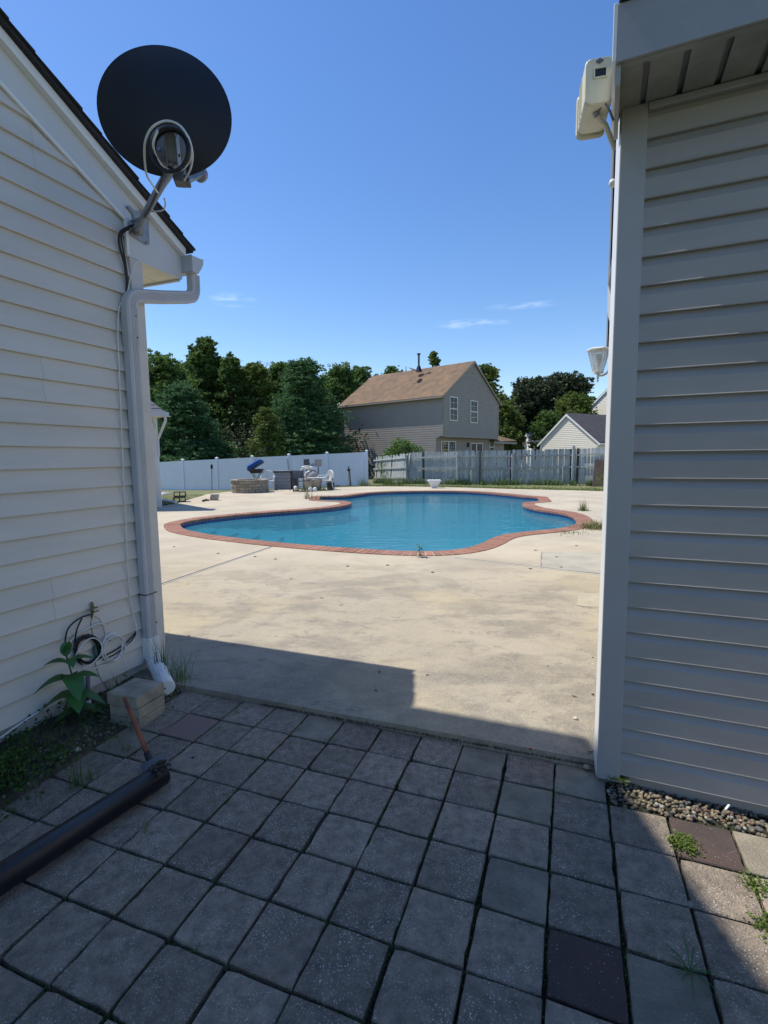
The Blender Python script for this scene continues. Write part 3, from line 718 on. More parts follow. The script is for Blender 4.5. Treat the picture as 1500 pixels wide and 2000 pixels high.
DA, DB = -.150, .052
def arc(c0, r_, t0, t1, n): return [(c0[0] + r_ * math.cos(t0 + (t1 - t0) * k / n), c0[1] + r_ * math.sin(t0 + (t1 - t0) * k / n)) for k in range(n + 1)]
hz = 2.575
pth = [(DA, .20), (DA, hz - .09)] + [(a, z) for a, z in arc((DA + .09, hz - .09), .09, math.pi, math.pi / 2 + .2, 8)][1:] + [(.14, 2.625)] + \
      [(a, z + .105) for a, z in arc((.455 - .09, hz + .10), .09, -math.pi / 2 + .25, 0, 8)] + [(.455, 2.873)]
path = [LH(a, DB + .012 * (a > .1), z) for a, z in pth]
ds = MB(); sweep(ds, path, rect_prof(.043, .034), BL); dso = ds.build('downspout', M['spout'], lh, smooth=False)
ds = MB(); sweep(ds, [LH(DA, DB, hz - .33), LH(DA, DB, hz - .095)], rect_prof(.0455, .0365, 4), BL); ds.build('elbow_sleeve', M['spout'], dso)
for a, z in ((DA + .018, 2.43), (DA + .018, 2.29), (.47, 2.84), (DA + .03, .34)):
    MB().lathe(LH(a, DB + (.034 if z < 2.7 else .03), z), [(.006, 0), (.006, .003), (0, .005)], 8, BL).build('screw', M['rust'], dso)
ds = MB(); sweep(ds, [LH(DA + .002, DB, .10), LH(DA + .002, DB, .245)], rect_prof(.048, .040, 8), BL)
ds.build('adapter', M['white'], dso)
ring = MB(); path = []
for k in range(34):
    t = k / 33; q = catmull([(DA, DB, .13), (DA - .005, DB + .03, .065), (DA - .06, DB + .12, .045), (DA - .17, DB + .27, .035), (DA - .24, DB + .37, .03)], .011)
pts = [LH(*p) for p in q]; ring.tube(pts, [.050 + (.004 if (i // 1) % 2 else -.003) for i in range(len(pts))], 14)
ring.build('corrugated_outlet', M['white'], dso)
strap = MB(); LH.box(strap, DA - .05, DA + .05, DB - .036, DB + .0375, .553, .558); strap.build('cable_tie', M['black'], dso)
# upper storey, set back from the gable wall
UF = Fr(LH(-.35, -1.25, 0), -AL, BL)      # runs towards the viewer, faces the passage
up = MB(); up.prism([LH(a, -1.27, z) for a, z in ((-.35, 2.6), (-.35, 6.05), (-4.97, 9.35), (-9.6, 6.05), (-9.6, 2.6))], -7.0 * BL); up.build('upper_wall', M['vinyl_l'], lh)
z = 3.4
sb = MB()
while z < 6.0: course(sb, UF, clap(z, z + ex_l, .015), cst(.02), cst(8.6)); z += ex_l
sb.build('upper_siding', M['vinyl_l'], lh, kind='stuff')
r_ = MB()
UE = (.05, 6.3)
r_.prism([LH(UE[0], -.63, UE[1]), LH(UE[0], -.63, UE[1] - .16), LH(-4.97, -.63, UE[1] - .16 + 5.02 * .72), LH(-9.99, -.63, UE[1] - .16), LH(-9.99, -.63, UE[1]), LH(-4.97, -.63, UE[1] + 5.02 * .72)], -7.9 * BL)
r_.build('upper_roof', M['shingle_dark'], lh)

# cables running down the corner and the coils (lie on the wall, top-level)
def wall_cable(name, pts, r_, mtl, label, cat='cable', b=.03, group=None, sm=True):
    P_ = [LP(x, y, bb) for x, y, bb in [(p if len(p) == 3 else (*p, b)) for p in pts]]
    P_ = catmull(P_, .015)
    o = MB().tube(P_, r_, 6).build(name, mtl, None, True); tag(o, label, cat, group); return o
wall_cable('cable', [(277, 512, .035), (268, 510, .05), (262, 516, .05), (254, 545, .04), (248, 575, .035), (240, 588, .03), (233, 600, .03), (230, 640), (232, 700), (235, 780), (238, 860), (242, 950), (245, 1000), (247, 1060), (252, 1140), (258, 1190), (267, 1230, .04), (262, 1250), (248, 1262), (225, 1290), (190, 1303, .04), (165, 1310, .04)],
           .0042, M['cable_w'], 'white cable clipped down the wall beside the downspout to the coils')
def coil(cx, cy, rx, ry, turns, rr, mtl, b, tilt=0, jitter=2.5):
    rg = random.Random(cx); pts = []
    for k in range(turns * 16 + 1):
        t = 2 * math.pi * k / 16; w_ = 1 + .06 * math.sin(k / 16 * 2.1)
        x = rx * w_ * math.cos(t); y = ry * w_ * math.sin(t)
        pts.append(LP(cx + x * math.cos(tilt) - y * math.sin(tilt) + rg.uniform(-.3, .3), cy + x * math.sin(tilt) + y * math.cos(tilt), b + rg.uniform(0, .012)))
    return MB().tube(catmull(pts, .02), rr, 6)
t = thing('cable_coil', LP(172, 1268, .03), 'black coax cable coiled on the siding under the brass valve', 'cable coil')
for k, (dx, dy, rx, ry) in enumerate(((0, 0, 25, 27), (1, 1, 23, 25), (-1, 1, 21, 24), (0, -1, 26, 25))):
    coil(172 + dx, 1268 + dy, rx, ry, 2, .0048, M['cable_b'], .018 + k * .006).build('loop', M['cable_b'], t, True)
MB().tube(catmull([LP(*p) for p in ((178, 1200, .03), (155, 1208, .04), (133, 1228, .04), (127, 1256, .03), (128, 1272, .03))], .02), .0048, 6).build('loose_end', M['cable_b'], t, True)
MB().tube(catmull([LP(*p) for p in ((160, 1208, .04), (150, 1230, .04), (146, 1258, .03), (148, 1285, .03), (160, 1298, .03))], .02), .0048, 6).build('loose_end', M['cable_b'], t, True)
MB().tube(catmull([LP(*p) for p in ((266, 1233, .05), (250, 1252, .03), (225, 1270, .03), (200, 1283, .03), (175, 1293, .03), (150, 1290, .03))], .02), .0050, 6).build('lead', M['cable_b'], t, True)
MB().tube(catmull([LP(*p) for p in ((266, 1237, .045), (251, 1258, .025), (226, 1277, .025), (201, 1289, .025))], .02), .0045, 6).build('lead', M['cable_b'], t, True)
MB().tube([LP(184, 1262, .03), LP(187, 1280, .03)], .012, 8).build('ground_clamp', M['green_w'], t)
t = thing('cable_coil', LP(222, 1265, .03), 'white cable looped in rings on the siding left of the downspout foot', 'cable coil')
coil(219, 1264, 20, 27, 2, .0042, M['cable_w'], .036, .25).build('loop', M['cable_w'], t, True)
coil(224, 1266, 19, 24, 1, .0042, M['cable_w'], .045, .35).build('loop', M['cable_w'], t, True)
MB().tube(catmull([LP(*p) for p in ((131, 1261, .03), (150, 1240, .03), (170, 1228, .04), (190, 1218, .04), (203, 1220, .04), (207, 1235, .04), (202, 1262, .04))], .02), .0042, 6).build('loop', M['cable_w'], t, True)
MB().tube(catmull([LP(*p) for p in ((142, 1306, .05), (148, 1280, .05), (165, 1254, .05), (183, 1246, .05), (197, 1256, .05), (198, 1275, .05), (180, 1296, .05), (160, 1306, .05))], .02), .0042, 6).build('loop', M['cable_w'], t, True)
t = thing('hose_tap', LP(181, 1190, .02), 'small corroded brass tap on the siding above the coiled cables', 'tap')
MB().tube([LP(179, 1176, .03), LP(181, 1186, .035), LP(179, 1207, .03)], [.007, .011, .006], 8).build('stem', M['brass'], t)
MB().tube([LP(181, 1190, .01), LP(181, 1190, .06)], .010, 8).build('spout', M['brass'], t)
MB().box(LP(186, 1187, .05), AL, BL, UP, .016, .005, .004).build('handle', M['brass'], t); MB().box(LP(188, 1194, .05), AL, BL, UP, .018, .004, .003).build('handle', M['brass'], t)
wall_cable('ground_wire', [(186, 1204), (196, 1212), (203, 1232), (206, 1245), (216, 1252, .03), (214, 1250, .05)], .0022, M['galv'], 'thin grey ground wire dangling from the brass tap', 'wire')
wall_cable('ground_wire', [(180, 1206), (177, 1220), (181, 1240), (185, 1290), (196, 1325), (213, 1350, .10)], .0024, M['conduit'], 'dark wire hanging from the black coil down to the weeds', 'wire')
wall_cable('cable', [(0, 1442, .05), (30, 1420, .04), (60, 1400, .04), (90, 1382, .03), (112, 1371, .03), (128, 1360, .04)], .005, M['cable_w'], 'white cable sagging along the bottom siding board by the weeds', 'cable')
t = thing('conduit', LP(157, 1370, .03), 'grey conduit elbow with white pipe stub rising against the wall behind the tall weed', 'conduit')
MB().tube([LP(157, 1400, .06), LP(157, 1372, .06), LP(155, 1345, .055), LP(153, 1331, .05)], [.030, .032, .034, .020], 12).build('body', M['conduit'], t, True)
MB().tube([LP(174, 1410, .06), LP(172, 1368, .06)], .017, 10).build('stub', M['white'], t, True)
MB().tube([LP(172, 1376, .06), LP(172, 1320, .03)], .012, 10).build('stub_riser', M['conduit'], t, True)
t_ = MB(); t_.box(LP(92, 1432, .05), AL, BL, UP, .38, .012, .030); o = t_.build('edging_board', M['wood_board']); tag(o, 'brown rotting edging board lying at the foot of the siding', 'board')

# ------------------------------------------------------------------ satellite dish
DC = PY(323.1, 216.8, 3.1); dn = np.array([math.sin(rad(-10)) * math.cos(rad(-4)), math.cos(rad(-10)) * math.cos(rad(-4)), math.sin(rad(-4))])
da = np.cross(dn, UP); da /= np.linalg.norm(da); dbv = np.cross(da, dn)      # right, up in the rim plane
_PY = PY
def PY(x, y, Y): return _PY(x, y, 3.48 - (3.48 - Y) * 2.4 if Y < 3.48 else Y)
DC = PY(323.1, 216.8, 3.1)
t = thing('satellite_dish', LP(262, 452, .05), 'big black satellite dish seen from behind on the left gable', 'satellite dish')
R_ = .359 * 2.568 / 3.1; prof = []
for k in range(13):
    r = R_ * k / 12; prof.append((r, -.085 * (1 - (r / R_) ** 2)))
prof2 = [(r, z + .006) for r, z in prof[::-1]]
full = prof + [(R_ + .003, .001), (R_ + .004, .008), (R_ - .002, .009)] + prof2[1:]
MB().lathe(DC, full, 72, dn).build('reflector', M['dish'], t, True)
hub = PY(333, 288, 3.02)
MB().lathe(hub - .010 * dn, [(.0, -.030), (.062, -.028), (.076, -.018), (.080, 0), (.080, .03)], 28, dn).build('back_plate', M['conduit'], t, True)
for k in range(4):
    an = math.pi / 4 + k * math.pi / 2
    MB().lathe(hub + .055 * (math.cos(an) * da + math.sin(an) * dbv) - .038 * dn, [(.007, -.008), (.007, .01), (.0, .012)], 6, dn).build('bolt', M['galv'], t)
m0 = LP(268, 447, .075)
mp = [m0, PY(280, 425, 3.44), PY(298, 392, 3.33), PY(316, 360, 3.20), PY(332, 335, 3.08), PY(340, 312, 3.00), PY(338, 285, 2.97), PY(333, 262, 2.965)]
MB().tube(catmull(mp[:6], .02), .0215, 14).build('mast', M['mastgrey'], t, True)
br = MB(); c0, c1 = PY(339, 318, 3.0), PY(333, 258, 2.965); ax = (c1 - c0) / np.linalg.norm(c1 - c0); sd = np.cross(ax, dn); sd /= np.linalg.norm(sd)
br.box((c0 + c1) / 2 - .008 * dn, ax, sd, np.cross(ax, sd), np.linalg.norm(c1 - c0) / 2, .020, .004)
for sgn in (-1, 1): br.box((c0 + c1) / 2 + sgn * .022 * sd + .012 * dn, ax, sd, np.cross(ax, sd), np.linalg.norm(c1 - c0) / 2, .0025, .024)
br.build('elevation_bracket', M['galv'], t, bevel=.0015)
MB().tube([c0 + (c1 - c0) * .3 - .03 * sd, c0 + (c1 - c0) * .3 + .03 * sd], .006, 8).build('pivot_bolt', M['rust'], t)
# foot: triangular plate screwed to the frieze
fp = [LP(246, 404, .030), LP(252, 401, .030), LP(262, 412, .032), LP(290, 412, .032), LP(290, 446, .032), LP(291, 478, .030), LP(284, 478, .030), LP(256, 460, .030), LP(254, 453, .030), LP(263, 447, .032), LP(259, 420, .032)]
MB().prism(fp, .005 * BL).build('foot_plate', M['galv'], t)
MB().tube([LP(272, 452, .03), LP(268, 447, .085)], [.030, .028], 12).build('swivel', M['galv'], t, True)
MB().tube([LP(258, 432, .035), PY(286, 423, 3.40)], .010, 8).build('brace', M['galv'], t, True)
for x, y in ((250, 405), (256, 456), (286, 474), (269, 457)):
    MB().lathe(LP(x, y, .036), [(.009, 0), (.009, .006), (.0, .008)], 6, BL).build('screw', M['galv'], t)
# feed arm and receiver in front of the reflector
fa0 = _PY(349, 352, 2.52); fa1 = _PY(374, 348, 2.74); fa2 = _PY(399, 337, 2.88)
fm = MB(); fd = (fa1 - fa0) / np.linalg.norm(fa1 - fa0); fs = np.cross(fd, UP); fs /= np.linalg.norm(fs)
fm.tube([fa0, fa1, fa2], [.020, .018, .016], 4); fm.build('feed_arm', M['galv'], t)
MB().box(PY(352, 338, 3.06), da, dn, dbv, .022, .03, .05).build('arm_socket', M['conduit'], t, bevel=.004)
MB().box(PY(356, 354, 3.06), da, dn, dbv, .034, .03, .012).build('socket_lip', M['black'], t, bevel=.003)
MB().lathe(_PY(394, 340, 2.90), [(.0, -.03), (.028, -.026), (.034, 0), (.034, .05), (.026, .06), (.0, .062)], 16, fa0 - fa1 + V(0, .02, -.02)).build('receiver', M['mastgrey'], t, True)
def ring_cable(cx, cy, rx, ry, Y0, n, rr, mtl, nm, jit=.0):
    pts = []
    for k in range(n * 20 + 1):
        a = 2 * math.pi * k / 20 + .8
        pts.append(PY(cx + rx * math.cos(a) * (1 + .03 * math.sin(a * .5 + jit)), cy + ry * math.sin(a) * (1 + .03 * math.cos(a * .7)), Y0 - .01 * math.cos(a) + .004 * k / 20))
    MB().tube(catmull(pts, .02), rr, 6).build(nm, mtl, t, True)
ring_cable(333, 292, 37, 44, 2.945, 3, .0062, M['cable_b'], 'black_cable_loop')
ring_cable(334, 294, 33, 40, 2.955, 2, .0062, M['cable_b'], 'black_cable_loop', 1.0)
MB().tube(catmull([PY(*p) for p in ((282, 305, 2.97), (284, 275, 2.95), (298, 248, 2.94), (325, 236, 2.94), (352, 246, 2.94), (370, 275, 2.94), (373, 305, 2.95), (362, 325, 2.97), (345, 334, 3.0), (322, 328, 3.0), (305, 305, 2.97), (299, 280, 2.95), (308, 255, 2.95))], .015), .0048, 6).build('white_cable_loop', M['cable_w'], t, True)
MB().tube(catmull([PY(*p) for p in ((282, 305, 2.97), (286, 340, 3.0), (297, 360, 3.05), (308, 376, 3.14))], .015), .0045, 6).build('white_cable_loop', M['cable_w'], t, True)
MB().tube(catmull([PY(*p) for p in ((352, 246, 2.94), (368, 268, 2.95), (376, 300, 2.96), (372, 330, 3.0), (360, 352, 3.04))], .015), .0045, 6).build('white_cable_loop', M['cable_w'], t, True)
MB().tube(catmull([PY(*p) for p in ((321, 388, 3.3), (323, 400, 3.33), (318, 410, 3.36), (300, 413, 3.38), (284, 411, 3.42))], .012), .0045, 6).build('white_cable_loop', M['cable_w'], t, True)
MB().tube(catmull([PY(345, 335, 3.0), PY(325, 335, 3.05), PY(306, 378, 3.2), PY(288, 415, 3.36), LP(270, 436, .07), LP(252, 443, .06), LP(236, 452, .045), LP(232, 470, .04), LP(236, 490, .04), LP(244, 520, .035), LP(248, 560, .03), LP(244, 600, .01)], .02), .0075, 8).build('black_cable_lead', M['cable_b'], t, True)
MB().tube(catmull([LP(252, 447, .06), LP(240, 455, .05), LP(237, 470, .045), LP(243, 500, .04), LP(250, 560, .03), LP(246, 600, .01)], .02), .006, 8).build('black_cable_lead', M['cable_b'], t, True)

PY = _PY
# ------------------------------------------------------------------ right building
RH = Fr(OR, DR, NR)
rh = thing('garage', RH(0, 0, 0), 'blue-grey sided building at the right edge with low soffit over the gravel', 'building')
ex_r = .1144; z = .465 - 4 * ex_r
w = MB(); RH.box(w, .012, 7.0, -6.5, -.012, -.2, 3.05); w.build('wall', M['vinyl_r'], rh)
while z < 2.86:
    zt = min(z + ex_r, 2.885); mb = MB(); course(mb, RH, dutch(z, zt, .025), cst(.085), cst(6.9)); mb.build('siding_board', M['vinyl_r'], rh); z = zt
SF = Fr(OR + .010 * DR, -NR, -DR)     # end wall facing the pool side, runs away from the viewer
z = .465 - 4 * ex_r
while z < 2.86:
    zt = min(z + ex_r, 2.885); mb = MB(); course(mb, SF, dutch(z, zt, .012), cst(.100), cst(6.5)); mb.build('siding_board', M['vinyl_r'], rh); z = zt
c = MB(); RH.box(c, -.010, .088, -.01, .026, -.03, 2.888); c.build('corner_post', M['trim_r'], rh, bevel=.003)
c = MB(); c.prism([RH(-.0105, .024, -.03), RH(-.026, -.10, -.03), RH(-.004, -.10, -.03), RH(-.004, .0, -.03)], V(0, 0, 2.915)); c.build('corner_post', M['white'], rh, bevel=.003)  # side flared and painted white so the post shows a sunlit sliver
c = MB(); RH.box(c, .088, 6.9, .001, .034, 2.858, 2.884); c.build('frieze_trim', M['fascia_r'], rh, bevel=.003)
# soffit panels: each a ribbed board
x = -.02; k = 0
while x < 5.2:
    wd = .075 if k == 0 else .105
    s = MB(); RH.box(s, x, x + wd, .002, .322, 2.888, 2.900); RH.box(s, x + wd, x + wd + .022, .002, .322, 2.905, 2.913); s.build('soffit_panel', M['soffit_r'], rh); x += wd + .022; k += 1
s = MB(); RH.box(s, -.036, -.0205, -.02, .322, 2.80, 2.90); s.build('soffit_end', M['soffit_r'], rh)
s = MB(); RH.box(s, -.036, 6.9, .3235, .338, 2.868, 3.055); s.build('fascia', M['fascia_r'], rh, bevel=.002)
s = MB(); RH.box(s, -.036, 6.9, .296, .3225, 2.868, 2.886); s.build('fascia_return', M['soffit_r'], rh)
s = MB(); s.prism([RH(-.050, o_, z_) for o_, z_ in ((.338, 2.872), (.338, 3.060), (-2.9, 3.975), (-6.48, 3.075), (-6.48, 2.90), (-2.9, 3.80), (-.02, 2.975))], .0135 * DR); s.build('rake_board', M['white'], rh, bevel=.002)
s = MB()
pr = [(.36, 3.062), (.36, 3.080), (-2.9, 4.005), (-6.5, 3.08), (-6.5, 3.062), (-2.9, 3.982)]
s.prism([RH(-.034, o_, z_) for o_, z_ in pr], 7.2 * DR); s.build('roof', M['shingle_dark'], rh)
s = MB(); s.prism([RH(.0, o_, z_) for o_, z_ in ((.2, 3.0), (.2, 3.03), (-2.9, 3.92), (-6.4, 3.05), (-6.4, 3.0))], .05 * DR); s.build('gable_wall', M['vinyl_r'], rh)
f = MB(); RH.box(f, .14, 6.9, -6.4, -.02, -.4, .02); f.build('foundation', M['mud'], rh)
SP = lambda s_, o_, z_: OR - s_ * NR - o_ * DR + z_ * UP      # on the end wall: along, out, up
ND = -DR; AL2 = -NR
# alarm box
t = thing('alarm_box', SP(.55, .03, 3.02), 'cream plastic alarm box hung under the right eave', 'alarm box')
bc = SP(.31, .124, 3.165); hx, hy, hzz = .062, .11, .100
_ND, _AL2 = ND, AL2
AL2 = _AL2 * math.cos(.17) + _ND * math.sin(.17); ND = _ND * math.cos(.17) - _AL2 * math.sin(.17)
def rbox(mb, c, ex, ey, ez, hx, hy, hz, r_, n=4, sy=1.0):
    prof = []
    for sx, sz, t0 in ((1, 1, 0), (-1, 1, 90), (-1, -1, 180), (1, -1, 270)):
        for k in range(n + 1):
            a = rad(t0 + 90 * k / n); prof.append((sx * (hx - r_) + r_ * math.cos(a), sz * (hz - r_) + r_ * math.sin(a)))
    ey = np.array(ey, float)
    return mb.loft([[np.array(c) + ex * x * s_ + ez * z * s_ + ey * y for x, z in prof] for y, s_ in ((-hy, .93), (-hy + .01, 1), (hy - .01, 1), (hy, .93))], True, True)
rbox(MB_ := MB(), bc, ND, AL2, UP, hx, hy, hzz, .028); body = MB_.build('body', M['cream'], t)
rbox(MB_ := MB(), bc + AL2 * .133 - UP * .004, ND, AL2, UP, hx + .006, .012, hzz + .006, .03); MB_.build('back_shell', M['cream'], t)
fc = bc - AL2 * (hy + .001)
MB().box(fc - ND * .004 + UP * .030, ND, AL2, UP, .024, .0015, .018).build('window_dark_sheet', M['dark_int'], t)  # flat dark sheet paints the shade inside the little window
wf = MB()
for dx, dz, hx_, hz_ in ((-.030, .030, .003, .020), (.022, .030, .003, .020), (-.004, .050, .028, .003), (-.004, .010, .028, .003)): wf.box(fc + ND * dx + UP * dz - AL2 * .002, ND, AL2, UP, hx_, .003, hz_)
wf.build('window_surround', M['cream'], t)
dm = MB(); c_ = fc + UP * .078 - AL2 * .0015; pts = [(0, .013), (.007, .006), (.015, .004), (.015, -.004), (.007, -.006), (0, -.013), (-.007, -.006), (-.015, -.004), (-.015, .004), (-.007, .006)]
dm.prism([c_ + ND * x + UP * z for x, z in pts], -AL2 * .002); dm.build('badge', M['conduit'], t)
for s_ in (-.02, .02, .05): MB().box(bc + ND * (hx + .001) + AL2 * s_, ND, AL2, UP, .002, .003, hzz * .8).build('seam', M['cream'], t)
MB().lathe(bc - UP * (hzz + .012) - AL2 * .05, [(.012, 0), (.016, .005), (.012, .014)], 12).build('gland', M['galv'], t)
MB().tube([bc - UP * (hzz + .006) - AL2 * .04, bc - UP * (hzz + .03) - ND * .05, SP(.40, .03, 2.96)], .012, 8).build('bracket_arm', M['cream'], t)
MB().tube(catmull([bc - UP * (hzz + .014) - AL2 * .05, bc - UP * (hzz - .004) - AL2 * .1 - ND * .03, SP(.22, .04, 2.99)], .01), .005, 6).build('cable', M['conduit'], t)
ND, AL2 = _ND, _AL2
t = thing('wall_fixture', SP(.95, .02, 2.85), 'tiny pale sensor knob sticking out from the end wall under the alarm box', 'sensor')
p0 = SP(.9, .0, 3.03)
MB().tube([p0, SP(.9, .03, 3.03)], .014, 10).build('base', M['white_pl'], t); MB().lathe(SP(.9, .02, 3.035), [(0, -.002), (.018, 0), (.024, .014), (.019, .030), (0, .036)], 12, ND).build('head', M['white_pl'], t, True)
# wedge-shaped cover on the end wall
t = thing('wall_cover', SP(1.2, 0, 2.6), 'white wedge-shaped cover standing out from the end wall below the sensor', 'wall cover')
MB().prism([SP(1.2, .0, 2.93), SP(1.2, .042, 2.569), SP(1.2, .036, 2.567), SP(1.2, -.006, 2.91)], AL2 * .7).build('sheet', M['white'], t)
MB().prism([SP(1.2, .042, 2.567), SP(1.2, .018, 2.484), SP(1.2, .012, 2.486), SP(1.2, .036, 2.567)], AL2 * .7).build('lower_flap', M['white'], t)
MB().prism([SP(1.203, -.005, 2.90), SP(1.203, .036, 2.564), SP(1.203, .012, 2.487), SP(1.203, -.005, 2.487)], AL2 * .006).build('side_panel', M['trim_r'], t)
# carriage lantern
lc = SP(3.0, .107, 2.285)
t = thing('wall_lantern', lc, 'white hexagonal carriage lantern on a scrolled arm at the right corner', 'lantern')
def hexring(c, r, z): return [c + V(r * math.cos(math.pi / 6 + k * math.pi / 3), r * math.sin(math.pi / 6 + k * math.pi / 3), z) for k in range(6)]
hL = .205; r0_, r1_ = .046, .098
MB().loft([hexring(lc, r0_ + .006, -.012), hexring(lc, r0_ + .006, 0)]).build('base_ring', M['white_pl'], t)
MB().loft([hexring(lc, r1_ + .004, hL), hexring(lc, r1_ + .014, hL + .008), hexring(lc, r1_ + .006, hL + .018)]).build('top_rim', M['white_pl'], t)
A_, B_ = hexring(lc, r0_, 0), hexring(lc, r1_, hL)
for k in range(6):
    MB().tube([A_[k], B_[k]], .0035, 5).build('corner_bar', M['white_pl'], t)
    a, b, c_, d = A_[k], A_[(k + 1) % 6], B_[(k + 1) % 6], B_[k]; MB().add([a, b, c_, d], [(0, 1, 2, 3)]).build('pane', M['lamp_glass'], t)
MB().lathe(lc, [(.012, 0), (.014, .07)], 10).build('socket', M['cream'], t); MB().lathe(lc + V(0, 0, .07), [(.014, 0), (.034, .045), (.036, .07), (.022, .098), (0, .105)], 12).build('bulb', M['white'], t, True)
MB().lathe(lc, [(.0, -.10), (.010, -.085), (.007, -.07), (.012, -.055), (.010, -.03), (.020, -.012)], 10).build('finial', M['white_pl'], t, True)
MB().tube(catmull([lc + V(0, 0, -.03), lc + DR * .04 + V(0, .0, -.035), lc + DR * .08 + V(0, .0, -.015), lc + DR * .10 + V(0, 0, .02)], .02), [.010] * len(catmull([lc + V(0, 0, -.03), lc + DR * .04 + V(0, .0, -.035), lc + DR * .08 + V(0, .0, -.015), lc + DR * .10 + V(0, 0, .02)], .02)), 8).build('arm', M['white_pl'], t, True)
MB().lathe(lc + DR * .106 + V(0, 0, .01), [(.05, 0), (.045, .012), (.0, .02)], 14, -DR).build('wall_plate', M['white_pl'], t, True)

# ------------------------------------------------------------------ near clutter on the patio
bd = MB(); pts = []
for k in range(60):
    pass
bs = MB(); rr = random.Random(3)                     # soil of the weedy bed between siding and pavers
vs = []; nx, ny = 60, 12
for i in range(nx + 1):
    for j in range(ny + 1):
        a = -3.6 + 3.62 * i / nx; b = .0 + .62 * j / ny
        z = -.035 + .035 * (1 - j / ny) + rr.uniform(-.008, .010) - (.07 if b > .50 else 0)
        vs.append(LH(a, b, z - .012))
bs.add(vs, [(i * (ny + 1) + j, (i + 1) * (ny + 1) + j, (i + 1) * (ny + 1) + j + 1, i * (ny + 1) + j + 1) for i in range(nx) for j in range(ny)])
bed_o = bs.build('soil_bed', M['bed'], kind='structure')

def G5(x, y, z=-.055): return G(x, y, z)
# three slabs stacked by the downspout
F0 = G(272, 1427, -.05); bx = (G(326, 1391, -.05) - F0); bx = bx / np.linalg.norm(bx); byy = np.array([-bx[1], bx[0], 0])
for k, (z0, z1, dx, dy, ln, m_) in enumerate(((-.05, .012, .0, .0, .205, 'block'), (.014, .074, .0, .0, .205, 'block'), (.078, .148, -.004, .004, .212, 'block'))):
    mb = MB(); c = F0 + bx * (ln / 2 + dx) + byy * (ln / 2 + dy); c[2] = (z0 + z1) / 2
    mb.box(c, bx, byy, UP, ln / 2, ln / 2 + .004, (z1 - z0) / 2)
    o = mb.build('concrete_block', M[m_], bevel=.004)
    tag(o, ('dark-stained bottom concrete block of the stack of three beside the downspout', 'middle concrete block of the stack of three beside the downspout', 'thicker pale top block of the stack of three beside the downspout')[k], 'concrete block', 'concrete blocks stacked beside the downspout')
# black drain pipe lying across the pavers
pa, pb = G(318, 1508, .02), G(-60, 1748, .02)
dd = pb - pa; dd[2] = 0; dd /= np.linalg.norm(dd); pb = pa + dd * 2.6
o = thing('drain_pipe', pa, 'long black drain pipe lying on the pavers with mud at its end', 'pipe')
zz = V(0, 0, .022); R0 = .052
lat = np.cross(dd, UP)
def ringp(c, r): return [c + r * (math.cos(2 * math.pi * k / 28) * lat + math.sin(2 * math.pi * k / 28) * UP) for k in range(28)]
pa = V(pa[0], pa[1], .014); pb = V(pb[0], pb[1], -.012)
MB().loft([ringp(pa + .03 * dd, R0 - .006), ringp(pa, R0 - .006), ringp(pa, R0), ringp(pa + .35 * (pb - pa), R0), ringp(pa + .7 * (pb - pa), R0), ringp(pb, R0)], True, False).build('barrel', M['pipe_b'], o, True)
mu = MB(); rr = random.Random(5)
for k in range(46):
    an = rr.uniform(-.9, 2.4); c = pa + dd * rr.uniform(-.02, .05) + (R0 + .0) * (math.cos(an) * lat + math.sin(an) * UP)
    mu.lathe(c, [(0, -.008), (rr.uniform(.006, .018), 0), (0, .008)], 5, (rr.uniform(-1, 1), rr.uniform(-1, 1), 1))
mu.build('mud_clods', M['mud'], o, kind='stuff')
# short spade leaning with its blade on the pipe mouth
t = thing('hand_spade', pa + V(-.02, .02, .05), 'short orange-handled spade with muddy black blade resting on the pipe end', 'spade')
h0, h1 = PY(292, 1482, 2.36), PY(243, 1363, 2.52)
MB().tube([h0, (h0 + h1) / 2, h1], [.0125, .0115, .0105], 10).build('handle', M['orange_wood'], t, True)
hb = PY(304, 1497, 2.33); hx_ = V(.80, .5, .20); hx_ /= np.linalg.norm(hx_); hax = (h1 - h0) / np.linalg.norm(h1 - h0); hx_ = hx_ - hax * (hx_ @ hax); hx_ /= np.linalg.norm(hx_); hn = np.cross(hax, hx_)
bl = MB(); rows = []
for q in range(6):
    v_ = .042 - .084 * q / 5; rows.append([hb + hax * v_ + hx_ * u_ * .060 + hn * (.014 * (u_ * u_) - .004) for u_ in np.linspace(-1, 1, 7)])
top = [p for r in rows for p in r]; bot = [p + hn * .006 for p in top]; nv = len(top)
fs = [(i * 7 + j, i * 7 + j + 1, (i + 1) * 7 + j + 1, (i + 1) * 7 + j) for i in range(5) for j in range(6)]
bl.add(top + bot, fs + [tuple(q + nv for q in f)[::-1] for f in fs] + [(j, j + 1, nv + j + 1, nv + j) for j in range(6)] + [(35 + j, 36 + j, nv + 36 + j, nv + 35 + j) for j in range(6)] + [(i * 7, (i + 1) * 7, nv + (i + 1) * 7, nv + i * 7) for i in range(5)] + [(i * 7 + 6, (i + 1) * 7 + 6, nv + (i + 1) * 7 + 6, nv + i * 7 + 6) for i in range(5)])
bl.build('blade', M['conduit'], t)
MB().tube([h0 - hax * .02, h0 + hax * .035], .016, 10).build('socket', M['black'], t)

